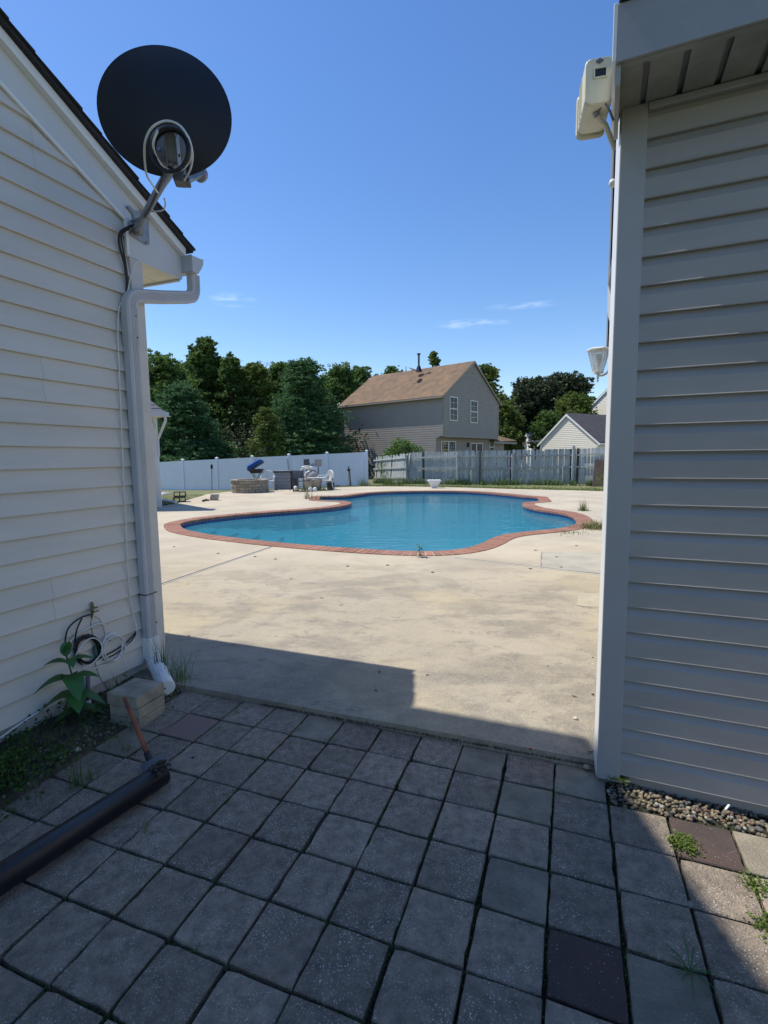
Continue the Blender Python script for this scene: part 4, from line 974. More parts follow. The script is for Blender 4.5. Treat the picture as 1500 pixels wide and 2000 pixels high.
# leaves and blades ------------------------------------------------
def leaf_geo(mb, base, direction, length, width, droop=.4, up=UP, seg=6, fold=.25):
    d = np.array(direction, float); d /= np.linalg.norm(d); s_ = np.cross(d, up); s_ /= (np.linalg.norm(s_) + 1e-9); n_ = np.cross(s_, d)
    L_, C_, R_ = [], [], []
    for k in range(seg + 1):
        t = k / seg; c = np.array(base) + d * length * t + n_ * (-droop * length * t * t + .15 * length * math.sin(t * math.pi) * .5)
        w_ = width * math.sin(math.pi * min(1, t * .92 + .06)) ** .8 * (1 - .25 * t)
        if k == seg: w_ = 0.0005
        L_.append(c - s_ * w_ + n_ * fold * w_); C_.append(c); R_.append(c + s_ * w_ + n_ * fold * w_)
    k0 = seg + 1
    return mb.add(L_ + C_ + R_, [(i, i + 1, k0 + i + 1, k0 + i) for i in range(seg)] + [(k0 + i, k0 + i + 1, 2 * k0 + i + 1, 2 * k0 + i) for i in range(seg)])
pb0 = LH(-.80, .17, -.03)
t = thing('tall_weed', pb0, 'tall broad-leaved green weed growing against the left siding', 'weed')
ptop = LP(127, 1272, .15)
stem_pts = catmull([pb0, pb0 + (ptop - pb0) * .5 + V(.012, 0, 0), ptop], .03)
MB().tube(stem_pts, .0048, 6).build('stem', M['stem'], t, True)
for k, (fz, ln, wd, dr, az) in enumerate(((.15, .11, .036, .9, 20), (.15, .11, .034, .9, 200), (.22, .10, .035, .8, 100), (.36, .115, .036, .9, 5), (.36, .145, .042, .75, 185), (.40, .10, .038, .9, -80),
                                        (.60, .145, .038, .55, 195), (.60, .12, .032, .35, 10), (.64, .12, .036, 1.0, -75), (.62, .09, .03, .6, 100), (.84, .10, .026, .25, 190), (.84, .115, .026, .3, 15), (.88, .08, .026, .5, -70), (.93, .07, .02, -.6, 95), (.98, .06, .018, -.9, -60))):
    p = pb0 + (ptop - pb0) * fz; a = rad(az) + rad(21); d = V(math.cos(a), math.sin(a) * .75, .25)
    leaf_geo(MB_ := MB(), p, d, ln * 1.15, wd * 1.6, dr); MB_.build('leaf', M['leaf_bright'], t, True)
def blades(name, pts, hmin, hmax, mtl, wd=.004, lean=.4, kind='stuff', n_seg=3, parent=None, seed=0, leafy=0.0):
    rg = np.random.default_rng(seed); V_, F_ = [], []
    for p in pts:
        h = rg.uniform(hmin, hmax); az = rg.uniform(0, 2 * math.pi); le = rg.uniform(.1, 1) * lean; w_ = wd * rg.uniform(.6, 1.3)
        sx, sy = -math.sin(az) * w_, math.cos(az) * w_; k = len(V_)
        for q in range(n_seg + 1):
            t_ = q / n_seg; o_ = le * h * t_ * t_; z_ = h * t_ * (1 - .35 * le * t_); ww = 1 - t_ * .92
            V_.append((p[0] + math.cos(az) * o_ - sx * ww, p[1] + math.sin(az) * o_ - sy * ww, p[2] + z_)); V_.append((p[0] + math.cos(az) * o_ + sx * ww, p[1] + math.sin(az) * o_ + sy * ww, p[2] + z_))
        for q in range(n_seg): F_.append((k + 2 * q, k + 2 * q + 1, k + 2 * q + 3, k + 2 * q + 2))
    me = bpy.data.meshes.new(name); me.from_pydata(V_, [], F_); me.materials.append(mtl)
    o = bpy.data.objects.new(name, me); COL.objects.link(o)
    if kind: o['kind'] = kind
    if parent is not None: o.parent = parent; o.matrix_parent_inverse = parent_inv(parent)
    return o
def leaf_cloud(name, C, size, mtl, seed=0, flat=.0, parent=None, kind=None, tint=None, aspect=.55):
    """C: (n,3) leaf centres; one folded leaf (two triangles) at each"""
    rg = np.random.default_rng(seed); n = len(C)
    d = rg.normal(size=(n, 3)); d[:, 2] *= (1 - flat); d /= np.linalg.norm(d, axis=1)[:, None]
    u = rg.normal(size=(n, 3)); u -= d * (u * d).sum(1)[:, None]
    if flat: u[:, 2] *= (1 - flat)
    u /= np.linalg.norm(u, axis=1)[:, None]
    s_ = (size * rg.uniform(.6, 1.35, n))[:, None]
    a = C - d * s_ * .5; b = C + u * s_ * aspect * .5 + d * s_ * .05; c = C + d * s_ * .5; e = C - u * s_ * aspect * .5 + d * s_ * .05
    Vv = np.stack([a, b, c, e], 1).reshape(-1, 3)
    me = bpy.data.meshes.new(name); me.vertices.add(4 * n); me.vertices.foreach_set('co', Vv.ravel().astype(np.float32))
    me.loops.add(4 * n); me.loops.foreach_set('vertex_index', np.arange(4 * n, dtype=np.int32)); me.polygons.add(n)
    me.polygons.foreach_set('loop_start', np.arange(0, 4 * n, 4, dtype=np.int32)); me.polygons.foreach_set('loop_total', np.full(n, 4, np.int32)); me.update()
    tv = rg.uniform(0, 1, n) ** 1.5 if tint is None else np.clip(tint + rg.normal(0, .15, n), 0, 1)
    at = me.attributes.new('tint', 'FLOAT', 'FACE'); at.data.foreach_set('value', tv.astype(np.float32))
    me.materials.append(mtl); o = bpy.data.objects.new(name, me); COL.objects.link(o)
    if parent is not None: o.parent = parent; o.matrix_parent_inverse = parent_inv(parent)
    if kind: o['kind'] = kind
    return o
# ground cover in the bed: denser and greener towards the viewer
rg = np.random.default_rng(5); C_ = []
for k in range(90000):
    a = rg.uniform(-3.4, -.30); b = abs(rg.normal(.22, .17)) + .01; dens = min(1, max(.04, (-a - .95) * .85)); hump = .5 + .5 * math.sin(a * 9 + 4 * b) * math.sin(b * 17 + a * 3)
    if b > .60 + .05 * math.sin(a * 7) or rg.uniform() > dens * (.22 + .78 * hump): continue
    h = rg.uniform(0, .10) * (1.2 - b) * (.3 + hump) ; C_.append(LH(a, b, -.035 + h))
leaf_cloud('ground_cover', np.array(C_), .021, M['lf_weed'], 3, .35, kind='stuff', aspect=.7)
# clover-like clumps and litter
P_ = [LH(rg.uniform(-3.2, -.15), abs(rg.normal(.2, .16)) + .01, -.045) for _ in range(1500)]
blades('bed_grass', P_, .03, .13, M['grass_dk'], .0022, .9, seed=2)
P_ = [LH(rg.uniform(-2.6, -.25), rg.uniform(.02, .46), -.035) for _ in range(620)]
blades('dry_straw', P_, .02, .07, M['grass_dry'], .0016, 2.2, seed=4)
lt = MB()
for k in range(520):
    p = LH(rg.uniform(-2.2, -.12), rg.uniform(.02, .45), rg.uniform(-.038, -.02)); s_ = rg.uniform(.004, .013)
    lt.add([p + V(*(rg.normal(size=3) * s_ * V(1, 1, .35))) for _ in range(4)], [(0, 1, 2), (0, 2, 3), (0, 1, 3), (1, 2, 3)])
lt.build('leaf_litter', M['mud'], kind='stuff')
bp_ = MB()
for k in range(900):
    p = LH(rg.uniform(-1.9, -.1), rg.uniform(.02, .46), rg.uniform(-.045, -.03)); r = rg.uniform(.004, .011)
    bp_.lathe(p, [(.0005, -r), (r * .8, -r * .5), (r, r * .2), (.0005, r)], 6, tuple(rg.normal(size=3)))
bp_.build('bed_pebbles', M['stone'], None, True, kind='stuff')
# grassy weeds at the downspout foot (both sides)
def weed_clump(px, py, z, n, hmin, hmax, label, r_=.05, mtl='grass_dk', wd=.003, lean=.8, cat='weed', seed=1, group=None, name='weed_clump'):
    c = G(px, py, z); rgx = np.random.default_rng(seed)
    o = blades(name, [(c[0] + rgx.normal(0, r_), c[1] + rgx.normal(0, r_), z) for _ in range(n)], hmin, hmax, M[mtl], wd, lean, None, 5, seed=seed)
    return tag(o, label, cat, group)
weed_clump(345, 1330, -.01, 60, .06, .26, 'grassy weed fanning out over the slab right of the downspout outlet', .05, seed=3)
weed_clump(318, 1318, .0, 26, .18, .36, 'tall upright grass weed right behind the downspout outlet', .02, seed=8, wd=.004, lean=.35)
weed_clump(222, 1345, -.03, 26, .06, .24, 'thin grass blades between the siding and the stacked blocks', .05, seed=4)
weed_clump(158, 1530, -.05, 34, .04, .16, 'tuft of grass in the paver joint above the black pipe', .03, seed=5)
weed_clump(280, 1625, -.055, 12, .02, .06, 'tiny straw tuft under the black pipe barrel', .02, 'grass_dry', seed=15)
c_ = G(1348, 1900, -.075)
star = thing('star_weed', c_, 'thin star-shaped grass weed in the joint at the lower right', 'weed')
for k in range(15):
    a = k * 2.4; MB_ = MB(); leaf_geo(MB_, c_, V(math.cos(a), math.sin(a), .35 + .25 * (k % 3)), .055 + .02 * (k % 4), .0022, .4, fold=.1); MB_.build('blade', M['leaf_bright'], star)
# moss and small grass in the joints
C_ = []; P_ = []
for k in range(60000):
    j = rg.uniform(-6, 12); i = rg.uniform(0, 9)
    if rg.uniform() < .5: j = round(j) + rg.normal(0, .012)
    else: i = round(i) + rg.normal(0, .012)
    w_ = math.sin(j * 1.3 + 1.7 * i) * math.sin(i * 2.1 - j * .7 + 1)
    if rg.uniform() > (.10 + .55 * max(0, w_)): continue
    p = grid(j, i); C_.append((p[0], p[1], p[2] - .014 + rg.uniform(0, .010)))
leaf_cloud('joint_moss', np.array(C_), .0075, M['lf_weed'], 9, .3, kind='stuff')
for k, (x, y, n) in enumerate(((645, 1448, 26), (585, 1428, 30), (672, 1408, 22), (455, 1395, 30), (425, 1428, 20), (862, 1437, 18), (1090, 1545, 12), (440, 1360, 18), (248, 1465, 30), (385, 1858, 18), (118, 1750, 12))):
    c = G(x, y, -.045 if y < 1600 else -.07); P_ += [(c[0] + rg.normal(0, .022), c[1] + rg.normal(0, .014), c[2] - .004) for _ in range(n)]
blades('joint_grass', P_, .012, .045, M['grass_dk'], .0016, 1.3, seed=21)
P_ = []
for k in range(1500):
    s_ = rg.uniform(-.1, 1.9); p = GO + s_ * E1 + rg.uniform(.0, .012) * E2; P_.append((p[0], p[1], -.035))
blades('edge_roots', P_, .008, .028, M['mud'], .0016, 1.2, seed=22)
# spurge patches, lit
def patch(x, y, n, rx, ry, label, z=-.075, seed=0):
    c = G(x, y, z); rgx = np.random.default_rng(seed); m = []
    sub = rgx.normal(size=(9, 2)) * (rx, ry) * .75
    for k in range(n):
        s_ = sub[rgx.integers(9)]; d = rgx.normal(size=2) * .016; m.append((c[0] + s_[0] + d[0], c[1] + s_[1] + d[1], z + rgx.uniform(0, .018)))
    o = leaf_cloud('spurge_patch', np.array(m), .0115, M['lf_light'], seed, .5); tag(o, label, 'weed')
patch(1335, 1650, 900, .040, .038, 'low green spurge on the corner of the dark red paver by the gravel', -.06, 1)
patch(1488, 1812, 800, .030, .030, 'spurge patch on the pavers at the lower right frame edge', -.08, 2)
patch(1484, 1740, 420, .020, .03, 'small spurge sprig in the joint above the lower right spurge patch', -.075, 4)
patch(1203, 1517, 420, .012, .02, 'small leafy weed at the foot of the right corner post', -.02, 3)
# pebble bed along the right wall
pm = [mat('pebble_pale', (.36, .34, .29), .9, var=.2, vscale=30), mat('pebble_tan', (.24, .19, .12), .85, var=.3, vscale=40), mat('pebble_grey', (.13, .127, .115), .85, var=.3, vscale=40), mat('pebble_red', (.20, .10, .075), .85, var=.3, vscale=40)]
pbl = [MB(), MB(), MB(), MB()]
rr = random.Random(12)
g_ = MB(); g_.add([grid(8.02, .0) + V(0, 0, -.012), grid(8.02, 1.02) + V(0, 0, -.012), grid(18, 1.02) + V(0, 0, -.012), grid(18, -2.0) + V(0, 0, .06), grid(9, -1.2) + V(0, 0, 0.02)], [(0, 1, 2, 3, 4)]); g_.build('gravel_bed', M['soil'], kind='structure')
for k in range(6800):
    j = rr.uniform(8.03, 17); i = rr.uniform(-1.8, .99); p = grid(j, i)
    if (p - OR) @ NR < -.06 or i < -.9 and j < 9: continue
    r = rr.uniform(.005, .0115); c = p + V(0, 0, -.006 + rr.uniform(0, .012)); ax = V(rr.gauss(0, 1), rr.gauss(0, 1), rr.gauss(0, .4))
    e = rr.uniform(.65, 1.0); mb = pbl[rr.choices((0, 1, 2, 3), (1, 6, 4, 1))[0]]
    mb.lathe(c, [(0.001, -r), (r * .62 * e, -r * .72), (r * .95 * e, -r * .1), (r * .8 * e, r * .6), (0.001, r)], 7, ax)
for k in range(4): pbl[k].build('pebbles', pm[k], None, True, kind='stuff')
def pebble(x, y, z, r, mtl, label, name='pebble', sq=.6, cat='pebble', seed=0):
    rgx = np.random.default_rng(seed + int(x)); bm = bmesh.new(); bmesh.ops.create_icosphere(bm, subdivisions=2, radius=1)
    for v in bm.verts: v.co = Vector(np.array(v.co) * (1 + rgx.normal(0, .09)) * (r, r * .75, r * sq))
    c = G(x, y, z); me = bpy.data.meshes.new(name); bm.to_mesh(me); bm.free(); me.materials.append(mtl); me.polygons.foreach_set('use_smooth', [True] * len(me.polygons))
    o = bpy.data.objects.new(name, me); COL.objects.link(o); o.location = (c[0], c[1], z + r * sq * .6); o.rotation_euler = (0, 0, x); tag(o, label, cat)
pebble(1146, 1500, -.04, .018, M['block'], 'smooth round pebble where the slab edge meets the right corner post')
pebble(1124, 1405, 0, .014, M['rock_w'], 'white chip of stone lying alone on the sunlit slab near the corner', sq=.7)
pebble(1158, 1357, 0, .010, M['mud'], 'small brown pebble on the slab close to the white corner edge')
pebble(1158, 1298, 0, .010, M['rock_w'], 'pale flat pebble against the end wall above the reddish leaf', sq=.4)
pebble(1072, 1727, -.08, .014, M['soil'], 'black pebble stuck in the paver joint at the centre right')
pebble(1348, 1770, -.08, .017, M['block'], 'tan pebble in the paver joint beside the sunlit paver')
pebble(152, 1466, -.03, .016, M['rock_w'], 'pale chip of stone among the weeds in the left bed')
pebble(377, 1481, -.05, .008, M['soil'], 'tiny black pebble on a paver right of the spade')
pebble(1158, 1284, 0, .009, M['leafdry'], 'reddish dead leaf crumb against the end wall', 'dead_leaf', .3, 'leaf')
pebble(1036, 1464, 0.0, .010, M['red'], 'crumpled red petal lying on the slab edge', 'petal', .5, 'petal')
s0, s1 = G(1412, 1592, -.02), G(1428, 1572, -.02)
o = MB().box((s0 + s1) / 2 + V(0, 0, .012), (s1 - s0) / np.linalg.norm(s1 - s0), np.cross(UP, (s1 - s0) / np.linalg.norm(s1 - s0)), UP, .022, .004, .003).build('stick', M['white'], bevel=.001); tag(o, 'short white plastic stick lying on the gravel', 'stick')
# pool cover anchors: small brass discs in the deck
anc = None
for k, (x, y, w_) in enumerate(((340, 1068, 'nearest the left downspout'), (426, 1081, 'second from the left house corner'), (498, 1087, 'just right of the long expansion joint'), (538, 1092, 'right of the joint, a little nearer'),
                  (679, 1106, 'below the straight near side of the coping'), (757, 1104, 'left of the sprout in the coping'), (845, 1118, 'right of the sprout in the coping'), (1046, 1075, 'on the yellow slab under the right lobe'), (1087, 1088, 'on the grey slab under the right lobe'),
                  (1036, 1111, 'by the thin joint right of centre'), (1096, 1108, 'just above the thin right joint'), (1126, 1066, 'closest to the right corner post'))):
    c = G(x, y); o = MB().lathe((c[0], c[1], .0), [(.024, 0), (.024, .003), (.018, .006), (.0, .006)], 12).build('deck_anchor', M['rust']); tag(o, 'dark pool cover anchor disc in the slab ' + w_, 'deck anchor', 'pool cover anchors set in the slab')
# crumbs of dead leaf scattered over the slab
cr = MB()
for k in range(260):
    x = rg.uniform(-3, 8); y = rg.uniform(2.6, 20)
    if inside((x, y), POOL) or not inside((x, y), DECK): continue
    s_ = rg.uniform(.004, .016); p = V(x, y, .003); cr.add([p + V(*(rg.normal(size=3) * s_ * V(1, 1, .2))) for _ in range(4)], [(0, 1, 2), (0, 2, 3), (0, 1, 3), (1, 2, 3)])
cr.build('leaf_crumbs', M['leafdry'], kind='stuff')

# ------------------------------------------------------------------ weeds round the pool
c = G(820, 1088)
t = thing('pool_weed', c, 'small green sprout growing from the coping at the near edge of the pool', 'weed')
MB().tube([c, c + V(.0, .0, .10), c + V(-.01, 0, .19)], .004, 5).build('stem', M['stem'], t)
for k in range(16):
    a = k * 2.4; MB_ = MB(); leaf_geo(MB_, c + V(0, 0, .02 + .011 * k), V(math.cos(a), math.sin(a), .3), .075, .017, .5); MB_.build('leaf', M['leaf_bright'], t)
def clump_at(x, y, n, h0, h1, r_, mtl, label, seed, wd=.006, lean=.8):
    c = G(x, y); rgx = np.random.default_rng(seed)
    o = blades('weed_clump', [(c[0] + rgx.normal(0, r_), c[1] + rgx.normal(0, r_), 0) for _ in range(n)], h0, h1, M[mtl], wd, lean, None, 4, seed=seed); tag(o, label, 'weed')
clump_at(1139, 997, 90, .12, .42, .05, 'grass_dry', 'pale seeding clump of grass on the slab beside the right lobe', 1, .005, .9)
clump_at(1139, 998, 60, .04, .12, .07, 'grass_dk', 'green tuft at the foot of the pale seeding grass clump', 11, .008, .9)
clump_at(1166, 1032, 420, .05, .24, .12, 'grass_dry', 'yellow-green grass mat spilling over the coping by the right corner', 2, .006, 1.1)
clump_at(1150, 1030, 160, .03, .12, .20, 'grass_dk', 'low green creeping grass along the right bend of the coping', 3, .006, 1.2)
clump_at(1112, 1041, 140, .02, .06, .16, 'grass_dk', 'thin line of green weeds under the outer coping of the right lobe', 4, .005, 1.2)
clump_at(604, 974, 26, .15, .5, .10, 'grass_dry', 'yellowish weed by the left corner of the pool', 5, .012, .6)
clump_at(618, 976, 26, .05, .25, .14, 'grass_dk', 'short green weed beside the left pool corner', 6, .010, .6)

# ------------------------------------------------------------------ diving board stand
c = G(848, 953); t = thing('diving_stand', c, 'white tapered diving board pedestal without its board behind the pool', 'diving stand')
st = MB(); st.loft([[c + V(x * .13, y * .17, 0) for x, y in ((-1, -1), (1, -1), (1, 1), (-1, 1))], [c + V(x * .13, y * .17, .05) for x, y in ((-1, -1), (1, -1), (1, 1), (-1, 1))], [c + V(x * .27, y * .22, .31) for x, y in ((-1, -1), (1, -1), (1, 1), (-1, 1))]]); st.build('pedestal', M['white'], t, bevel=.01)
st = MB(); st.box(c + V(0, 0, .345), (1, 0, 0), (0, 1, 0), UP, .30, .24, .035); st.build('top_plate', M['white'], t, bevel=.012)
for k in range(5): MB().box(c + V(-.14 + .07 * k, -.195, .17), (1, 0, 0), (0, 1, .17), UP, .006, .008, .12).build('rib', M['white'], t)

# ------------------------------------------------------------------ white vinyl fence
post_px = [(300, 903.0, 962), (361, 898.7, 960.5), (423, 896.0, 958), (490, 893.3, 955.6), (563, 889.5, 953.5), (641, 886.5, 951.2), (722, 881.9, 949.0)]
pts = []
for x, y0, y1 in post_px:
    Y = 1.87 * FPX / (y1 - y0); g0 = PY(x, y1, Y); pts.append(g0)
# smooth onto one straight run, keep the falling ground
A = np.array(pts); tt = np.arange(len(A)); fx = np.polyfit(tt, A[:, 0], 1); fy = np.polyfit(tt, A[:, 1], 1); fz = np.polyfit(tt, A[:, 2], 2)
FP = [V(np.polyval(fx, q), np.polyval(fy, q), np.polyval(fz, q)) for q in range(-1, 7)]
fd = (FP[-1] - FP[0]); fd[2] = 0; fd /= np.linalg.norm(fd); fn = np.cross(fd, UP)
wf_o = thing('vinyl_fence', FP[3], 'white vinyl privacy fence falling away to the left behind the pool', 'fence')
for k, p in enumerate(FP):
    q = MB(); q.box(p + UP * .94, fd, fn, UP, .064, .064, .96); q.build('fence_post', M['fence_w'], wf_o)
    MB().loft([[p + fd * x * s_ + fn * y * s_ + UP * z for x, y in ((-1, -1), (1, -1), (1, 1), (-1, 1))] for s_, z in ((.078, 1.90), (.078, 1.925), (.01, 1.965))]).build('post_cap', M['fence_w'], wf_o)
    if k == len(FP) - 1: break
    q = FP[k + 1]; zl = .05
    for z0, hh in ((1.80, .04), (.09, .07)):
        a = p + UP * z0; b = q + UP * z0; ax = (b - a) / np.linalg.norm(b - a)
        MB().box((a + b) / 2, ax, fn, UP, np.linalg.norm(b - a) / 2 - .06, .026, hh).build('rail', M['fence_w'], wf_o)
    L_ = np.linalg.norm(q - p); nb_ = 15
    for s_ in range(nb_):
        u0 = (.07 + (L_ - .14) * s_ / nb_) / L_; u1 = (.07 + (L_ - .14) * (s_ + 1) / nb_ - .006) / L_; m_ = p + (q - p) * (u0 + u1) / 2
        MB().box(m_ + UP * .94, fd, fn, UP, (u1 - u0) * L_ / 2, .011, .83).build('fence_board', M['fence_w'], wf_o)

# ------------------------------------------------------------------ weathered picket fence
def solve(x, y0, y1, h=1.85): Y = h * FPX / (y1 - y0); return PY(x, y1, Y)
K = [solve(x, a, b) for x, a, b in ((731, 892.5, 945.0), (795, 885.2, 946.2), (893, 882.2, 947), (1001, 880.0, 947), (1118, 877.5, 947.0), (1260, 872, 947.5))]
K[0] = V(K[0][0], K[0][1] - .6, K[0][2])
pk = thing('picket_fence', K[2], 'weathered grey wooden picket fence with missing and leaning boards behind the pool', 'fence')
rr = random.Random(4); dark_n = 0
for s_ in range(len(K) - 1):
    a, b = K[s_], K[s_ + 1]; L_ = np.linalg.norm((b - a)[:2]); d = (b - a) / L_; dh = V(d[0], d[1], 0); dh /= np.linalg.norm(dh); nn = np.cross(dh, UP)
    if nn @ V(0, -1, 0) < 0: nn = -nn
    n_ = int(L_ / .142)
    for k in range(n_):
        u_ = (k + .5) / n_; lean = rr.gauss(0, .012) + (.20 if s_ == 0 else 0); hgt = 1.83 + rr.gauss(0, .012) - (.10 if rr.random() < .05 else 0)
        if s_ == 0 and k in (1, 6): continue
        c = a + (b - a) * u_; ex = dh * math.cos(lean) - UP * math.sin(lean) * (-1); ez = UP * math.cos(lean) + dh * math.sin(lean)
        ex = np.cross(nn, ez); w_ = .0700
        c = c - nn * .018 + nn * rr.uniform(-.004, .004) + UP * rr.uniform(.03, .05)
        o = MB(); p2 = [(-w_, 0), (w_, 0), (w_, hgt - .035), (w_ - .028, hgt), (-w_ + .028, hgt), (-w_, hgt - .035)]
        o.prism([c + ex * x + ez * z for x, z in p2], -nn * .016); o.build('picket', M['fence_wood'] if rr.random() > .04 else M['fence_dark'], pk)
    for z0 in ((.42, 1.02, 1.58) if s_ == 0 else (.92, 1.56)):
        sag = .0
        pa_, pb_ = a + UP * (z0 + rr.uniform(-.02, .02)), b + UP * (z0 + rr.uniform(-.03, .02)); ax = (pb_ - pa_) / np.linalg.norm(pb_ - pa_)
        MB().box((pa_ + pb_) / 2 + nn * .02, ax, nn, np.cross(ax, nn), np.linalg.norm(pb_ - pa_) / 2, .019, .042).build('rail', M['fence_wood'], pk)
for x, y0, y1, w_, m_ in ((795, 885, 946, .055, 'fence_wood'), (893.5, 890, 948, .055, 'fence_wood'), (1001, 888, 947, .055, 'fence_wood'), (1118, 877, 947.5, .06, 'fence_wood'), (1100, 912, 946, .04, 'fence_wood'), (938, 882, 947, .035, 'fence_dark'), (921, 918, 947, .03, 'cream'), (981, 918, 946, .035, 'fence_wood')):
    # interpolate the line of the fence at this bearing
    ks = np.array([750 + FPX * ((k_ - CAMP) @ CR) / ((k_ - CAMP) @ FW) for k_ in K]); q = np.interp(x, ks, range(len(K))); i0 = min(int(q), len(K) - 2)
    base = K[i0] + (K[i0 + 1] - K[i0]) * (q - i0) - V(.3, .9, 0) / np.linalg.norm(V(.3, .9, 0)) * .075
    hg = 1.85 * (y1 - y0) / 65.0
    MB().abox(base[0] - w_, base[0] + w_, base[1] - .045, base[1] + .045, base[2], base[2] + hg).build('fence_post', M[m_], pk)
pw = [PY(1162, 897, 25.0), PY(1200, 899, 24.6), PY(1196, 952, 24.2), PY(1156, 952, 24.6)]
o = MB().prism(pw, (.02, .04, 0)).build('plywood_sheet', M['plywood']); tag(o, 'brown plywood sheet leaning on the picket fence beside the right corner', 'plywood')

# ------------------------------------------------------------------ lawn strips (blades) behind the deck
P_ = []
def deck_back_y(x): 
    xs = [b[0] for b in back][::-1]; ys = [b[1] for b in back][::-1]; return np.interp(x, xs, ys)
for k in range(26000):
    x = rg.uniform(-11, 11); y0 = deck_back_y(x); y = y0 + abs(rg.normal(0, 1.4)) - .12 * rg.uniform()
    if x > 1 and y > 30 - .41 * (x - 1.3) - .2: continue
    if x < 1 and rg.uniform() < .35: continue
    P_.append((x, y, terr(x, y) + (.07 if y < y0 + .25 else .0)))
blades('lawn_grass', P_, .03, .13, M['grass'], .011, .8, n_seg=2, seed=31)
P_ = []
for k in range(5200):
    x = rg.uniform(-.6, 10.5); yf = 29.4 - .42 * (x - 1.4) - .25; 
    if math.sin(x * 2.3) * math.sin(x * 5.1 + 1) < -.1 and rg.uniform() < .8: continue
    P_.append((x + rg.normal(0, .05), yf - abs(rg.normal(0, .22)), terr(x, yf)))
blades('fence_weeds', P_, .10, .48, M['grass_dk'], .012, .6, n_seg=3, seed=32)
for k, (x, label) in enumerate(((712, 'tall grass tuft at the end of the white fence'), (757, 'tall grass tuft in front of the leaning pickets'), (778, 'grass tuft just left of the first picket post'))):
    g0 = PY(x, 947, 26.6); o = blades('grass_tuft', [(g0[0] + rg.normal(0, .16), 26.4 + rg.normal(0, .1), -.08) for _ in range(90)], .2, .62, M['grass'], .012, .5, None, 3, seed=40 + k); tag(o, label, 'grass tuft')
g0 = PY(1184, 950, 23.8); o = leaf_cloud('sapling', np.array([(g0[0] + rg.normal(0, .22), 23.8 + rg.normal(0, .15), .10 + abs(rg.normal(.25, .22))) for _ in range(500)]), .07, M['lf_light'], 5, .3); tag(o, 'light green sapling in front of the plywood sheet', 'sapling')

# ------------------------------------------------------------------ pool equipment and clutter
X_, Y_ = V(1, 0, 0), V(0, 1, 0)
def B(mb, c, hx, hy, hz, rz=0.0): a, b = V(math.cos(rz), math.sin(rz), 0), V(-math.sin(rz), math.cos(rz), 0); return mb.box(c, a, b, UP, hx, hy, hz)
# ring of retaining stones
fc = G(504, 957); fc = V(fc[0], 22.1, 0); R_ = .80
t = thing('stone_fire_pit', fc, 'low round fire pit of tan stacked stones on the slab', 'fire pit')
for cse in range(4):
    n_ = 18; off = .5 * (cse % 2); r_ = R_ - .0; hc = .125
    for k in range(n_):
        a0 = 2 * math.pi * (k + off + .03) / n_; a1 = 2 * math.pi * (k + off + .97) / n_; rr_ = R_ + random.uniform(-.012, .014); z0 = cse * hc + .004; z1 = (cse + 1) * hc - .004
        P_ = [fc + V(math.cos(a) * r, math.sin(a) * r, z) for z in (z0, z1) for a, r in ((a0, rr_), (a1, rr_), (a1, R_ - .2), (a0, R_ - .2))]
        MB().add(P_, [(0, 1, 2, 3), (4, 5, 6, 7), (0, 1, 5, 4), (1, 2, 6, 5), (2, 3, 7, 6), (3, 0, 4, 7)]).build('stone', M['stone'], t)
for k in range(16):
    a0 = 2 * math.pi * (k + .03) / 16; a1 = 2 * math.pi * (k + .97) / 16; P_ = [fc + V(math.cos(a) * r, math.sin(a) * r, z) for z in (.502, .555) for a, r in ((a0, R_ + .03), (a1, R_ + .03), (a1, R_ - .24), (a0, R_ - .24))]
    MB().add(P_, [(0, 1, 2, 3), (4, 5, 6, 7), (0, 1, 5, 4), (1, 2, 6, 5), (2, 3, 7, 6), (3, 0, 4, 7)]).build('cap_stone', M['stone'], t)
# grill with its blue lid open
gc = G(503, 957); gc = V(PY(501, 930, 23.6)[0], 23.6, 0)
t = thing('barbecue_grill', gc, 'small black grill with its blue lid open behind the fire pit', 'grill')
for sx in (-1, 1):
    MB().tube([gc + V(sx * .26, -.16, 0), gc + V(-sx * .20, -.16, .80)], .014, 6).build('leg', M['black'], t); MB().tube([gc + V(sx * .26, .16, 0), gc + V(-sx * .20, .16, .80)], .014, 6).build('leg', M['black'], t)
MB().loft([[gc + V(x * .24, y * .17, .78) for x, y in ((-1, -1), (1, -1), (1, 1), (-1, 1))], [gc + V(x * .32, y * .23, .98) for x, y in ((-1, -1), (1, -1), (1, 1), (-1, 1))]]).build('firebox', M['black'], t, bevel=.02)
lidc = gc + V(-.06, .10, 1.14); la = V(.86, 0, .50); la /= np.linalg.norm(la); lb_ = V(-.50, 0, .86); lb_ /= np.linalg.norm(lb_)
MB().loft([[lidc + la * x * .40 * s_ + Y_ * y * .25 * s_ + lb_ * h_ for x, y in ((-1, -.8), (-.8, -1), (.8, -1), (1, -.8), (1, .8), (.8, 1), (-.8, 1), (-1, .8))] for s_, h_ in ((1, -.06), (1, .02), (.9, .12), (.62, .17))]).build('lid', M['blue'], t, bevel=.01)
MB().box(lidc - lb_ * .075, la, Y_, lb_, .37, .22, .012).build('lid_inside', M['black'], t)
MB().tube([lidc + lb_ * .17 + la * .12, lidc + lb_ * .23 + la * .12, lidc + lb_ * .23 + la * .26, lidc + lb_ * .17 + la * .26], .012, 6).build('handle', M['black'], t)
MB().tube([gc + V(-.32, -.2, .5), gc + V(-.32, -.2, .0)], .02, 6).build('gas_hose', M['black'], t)
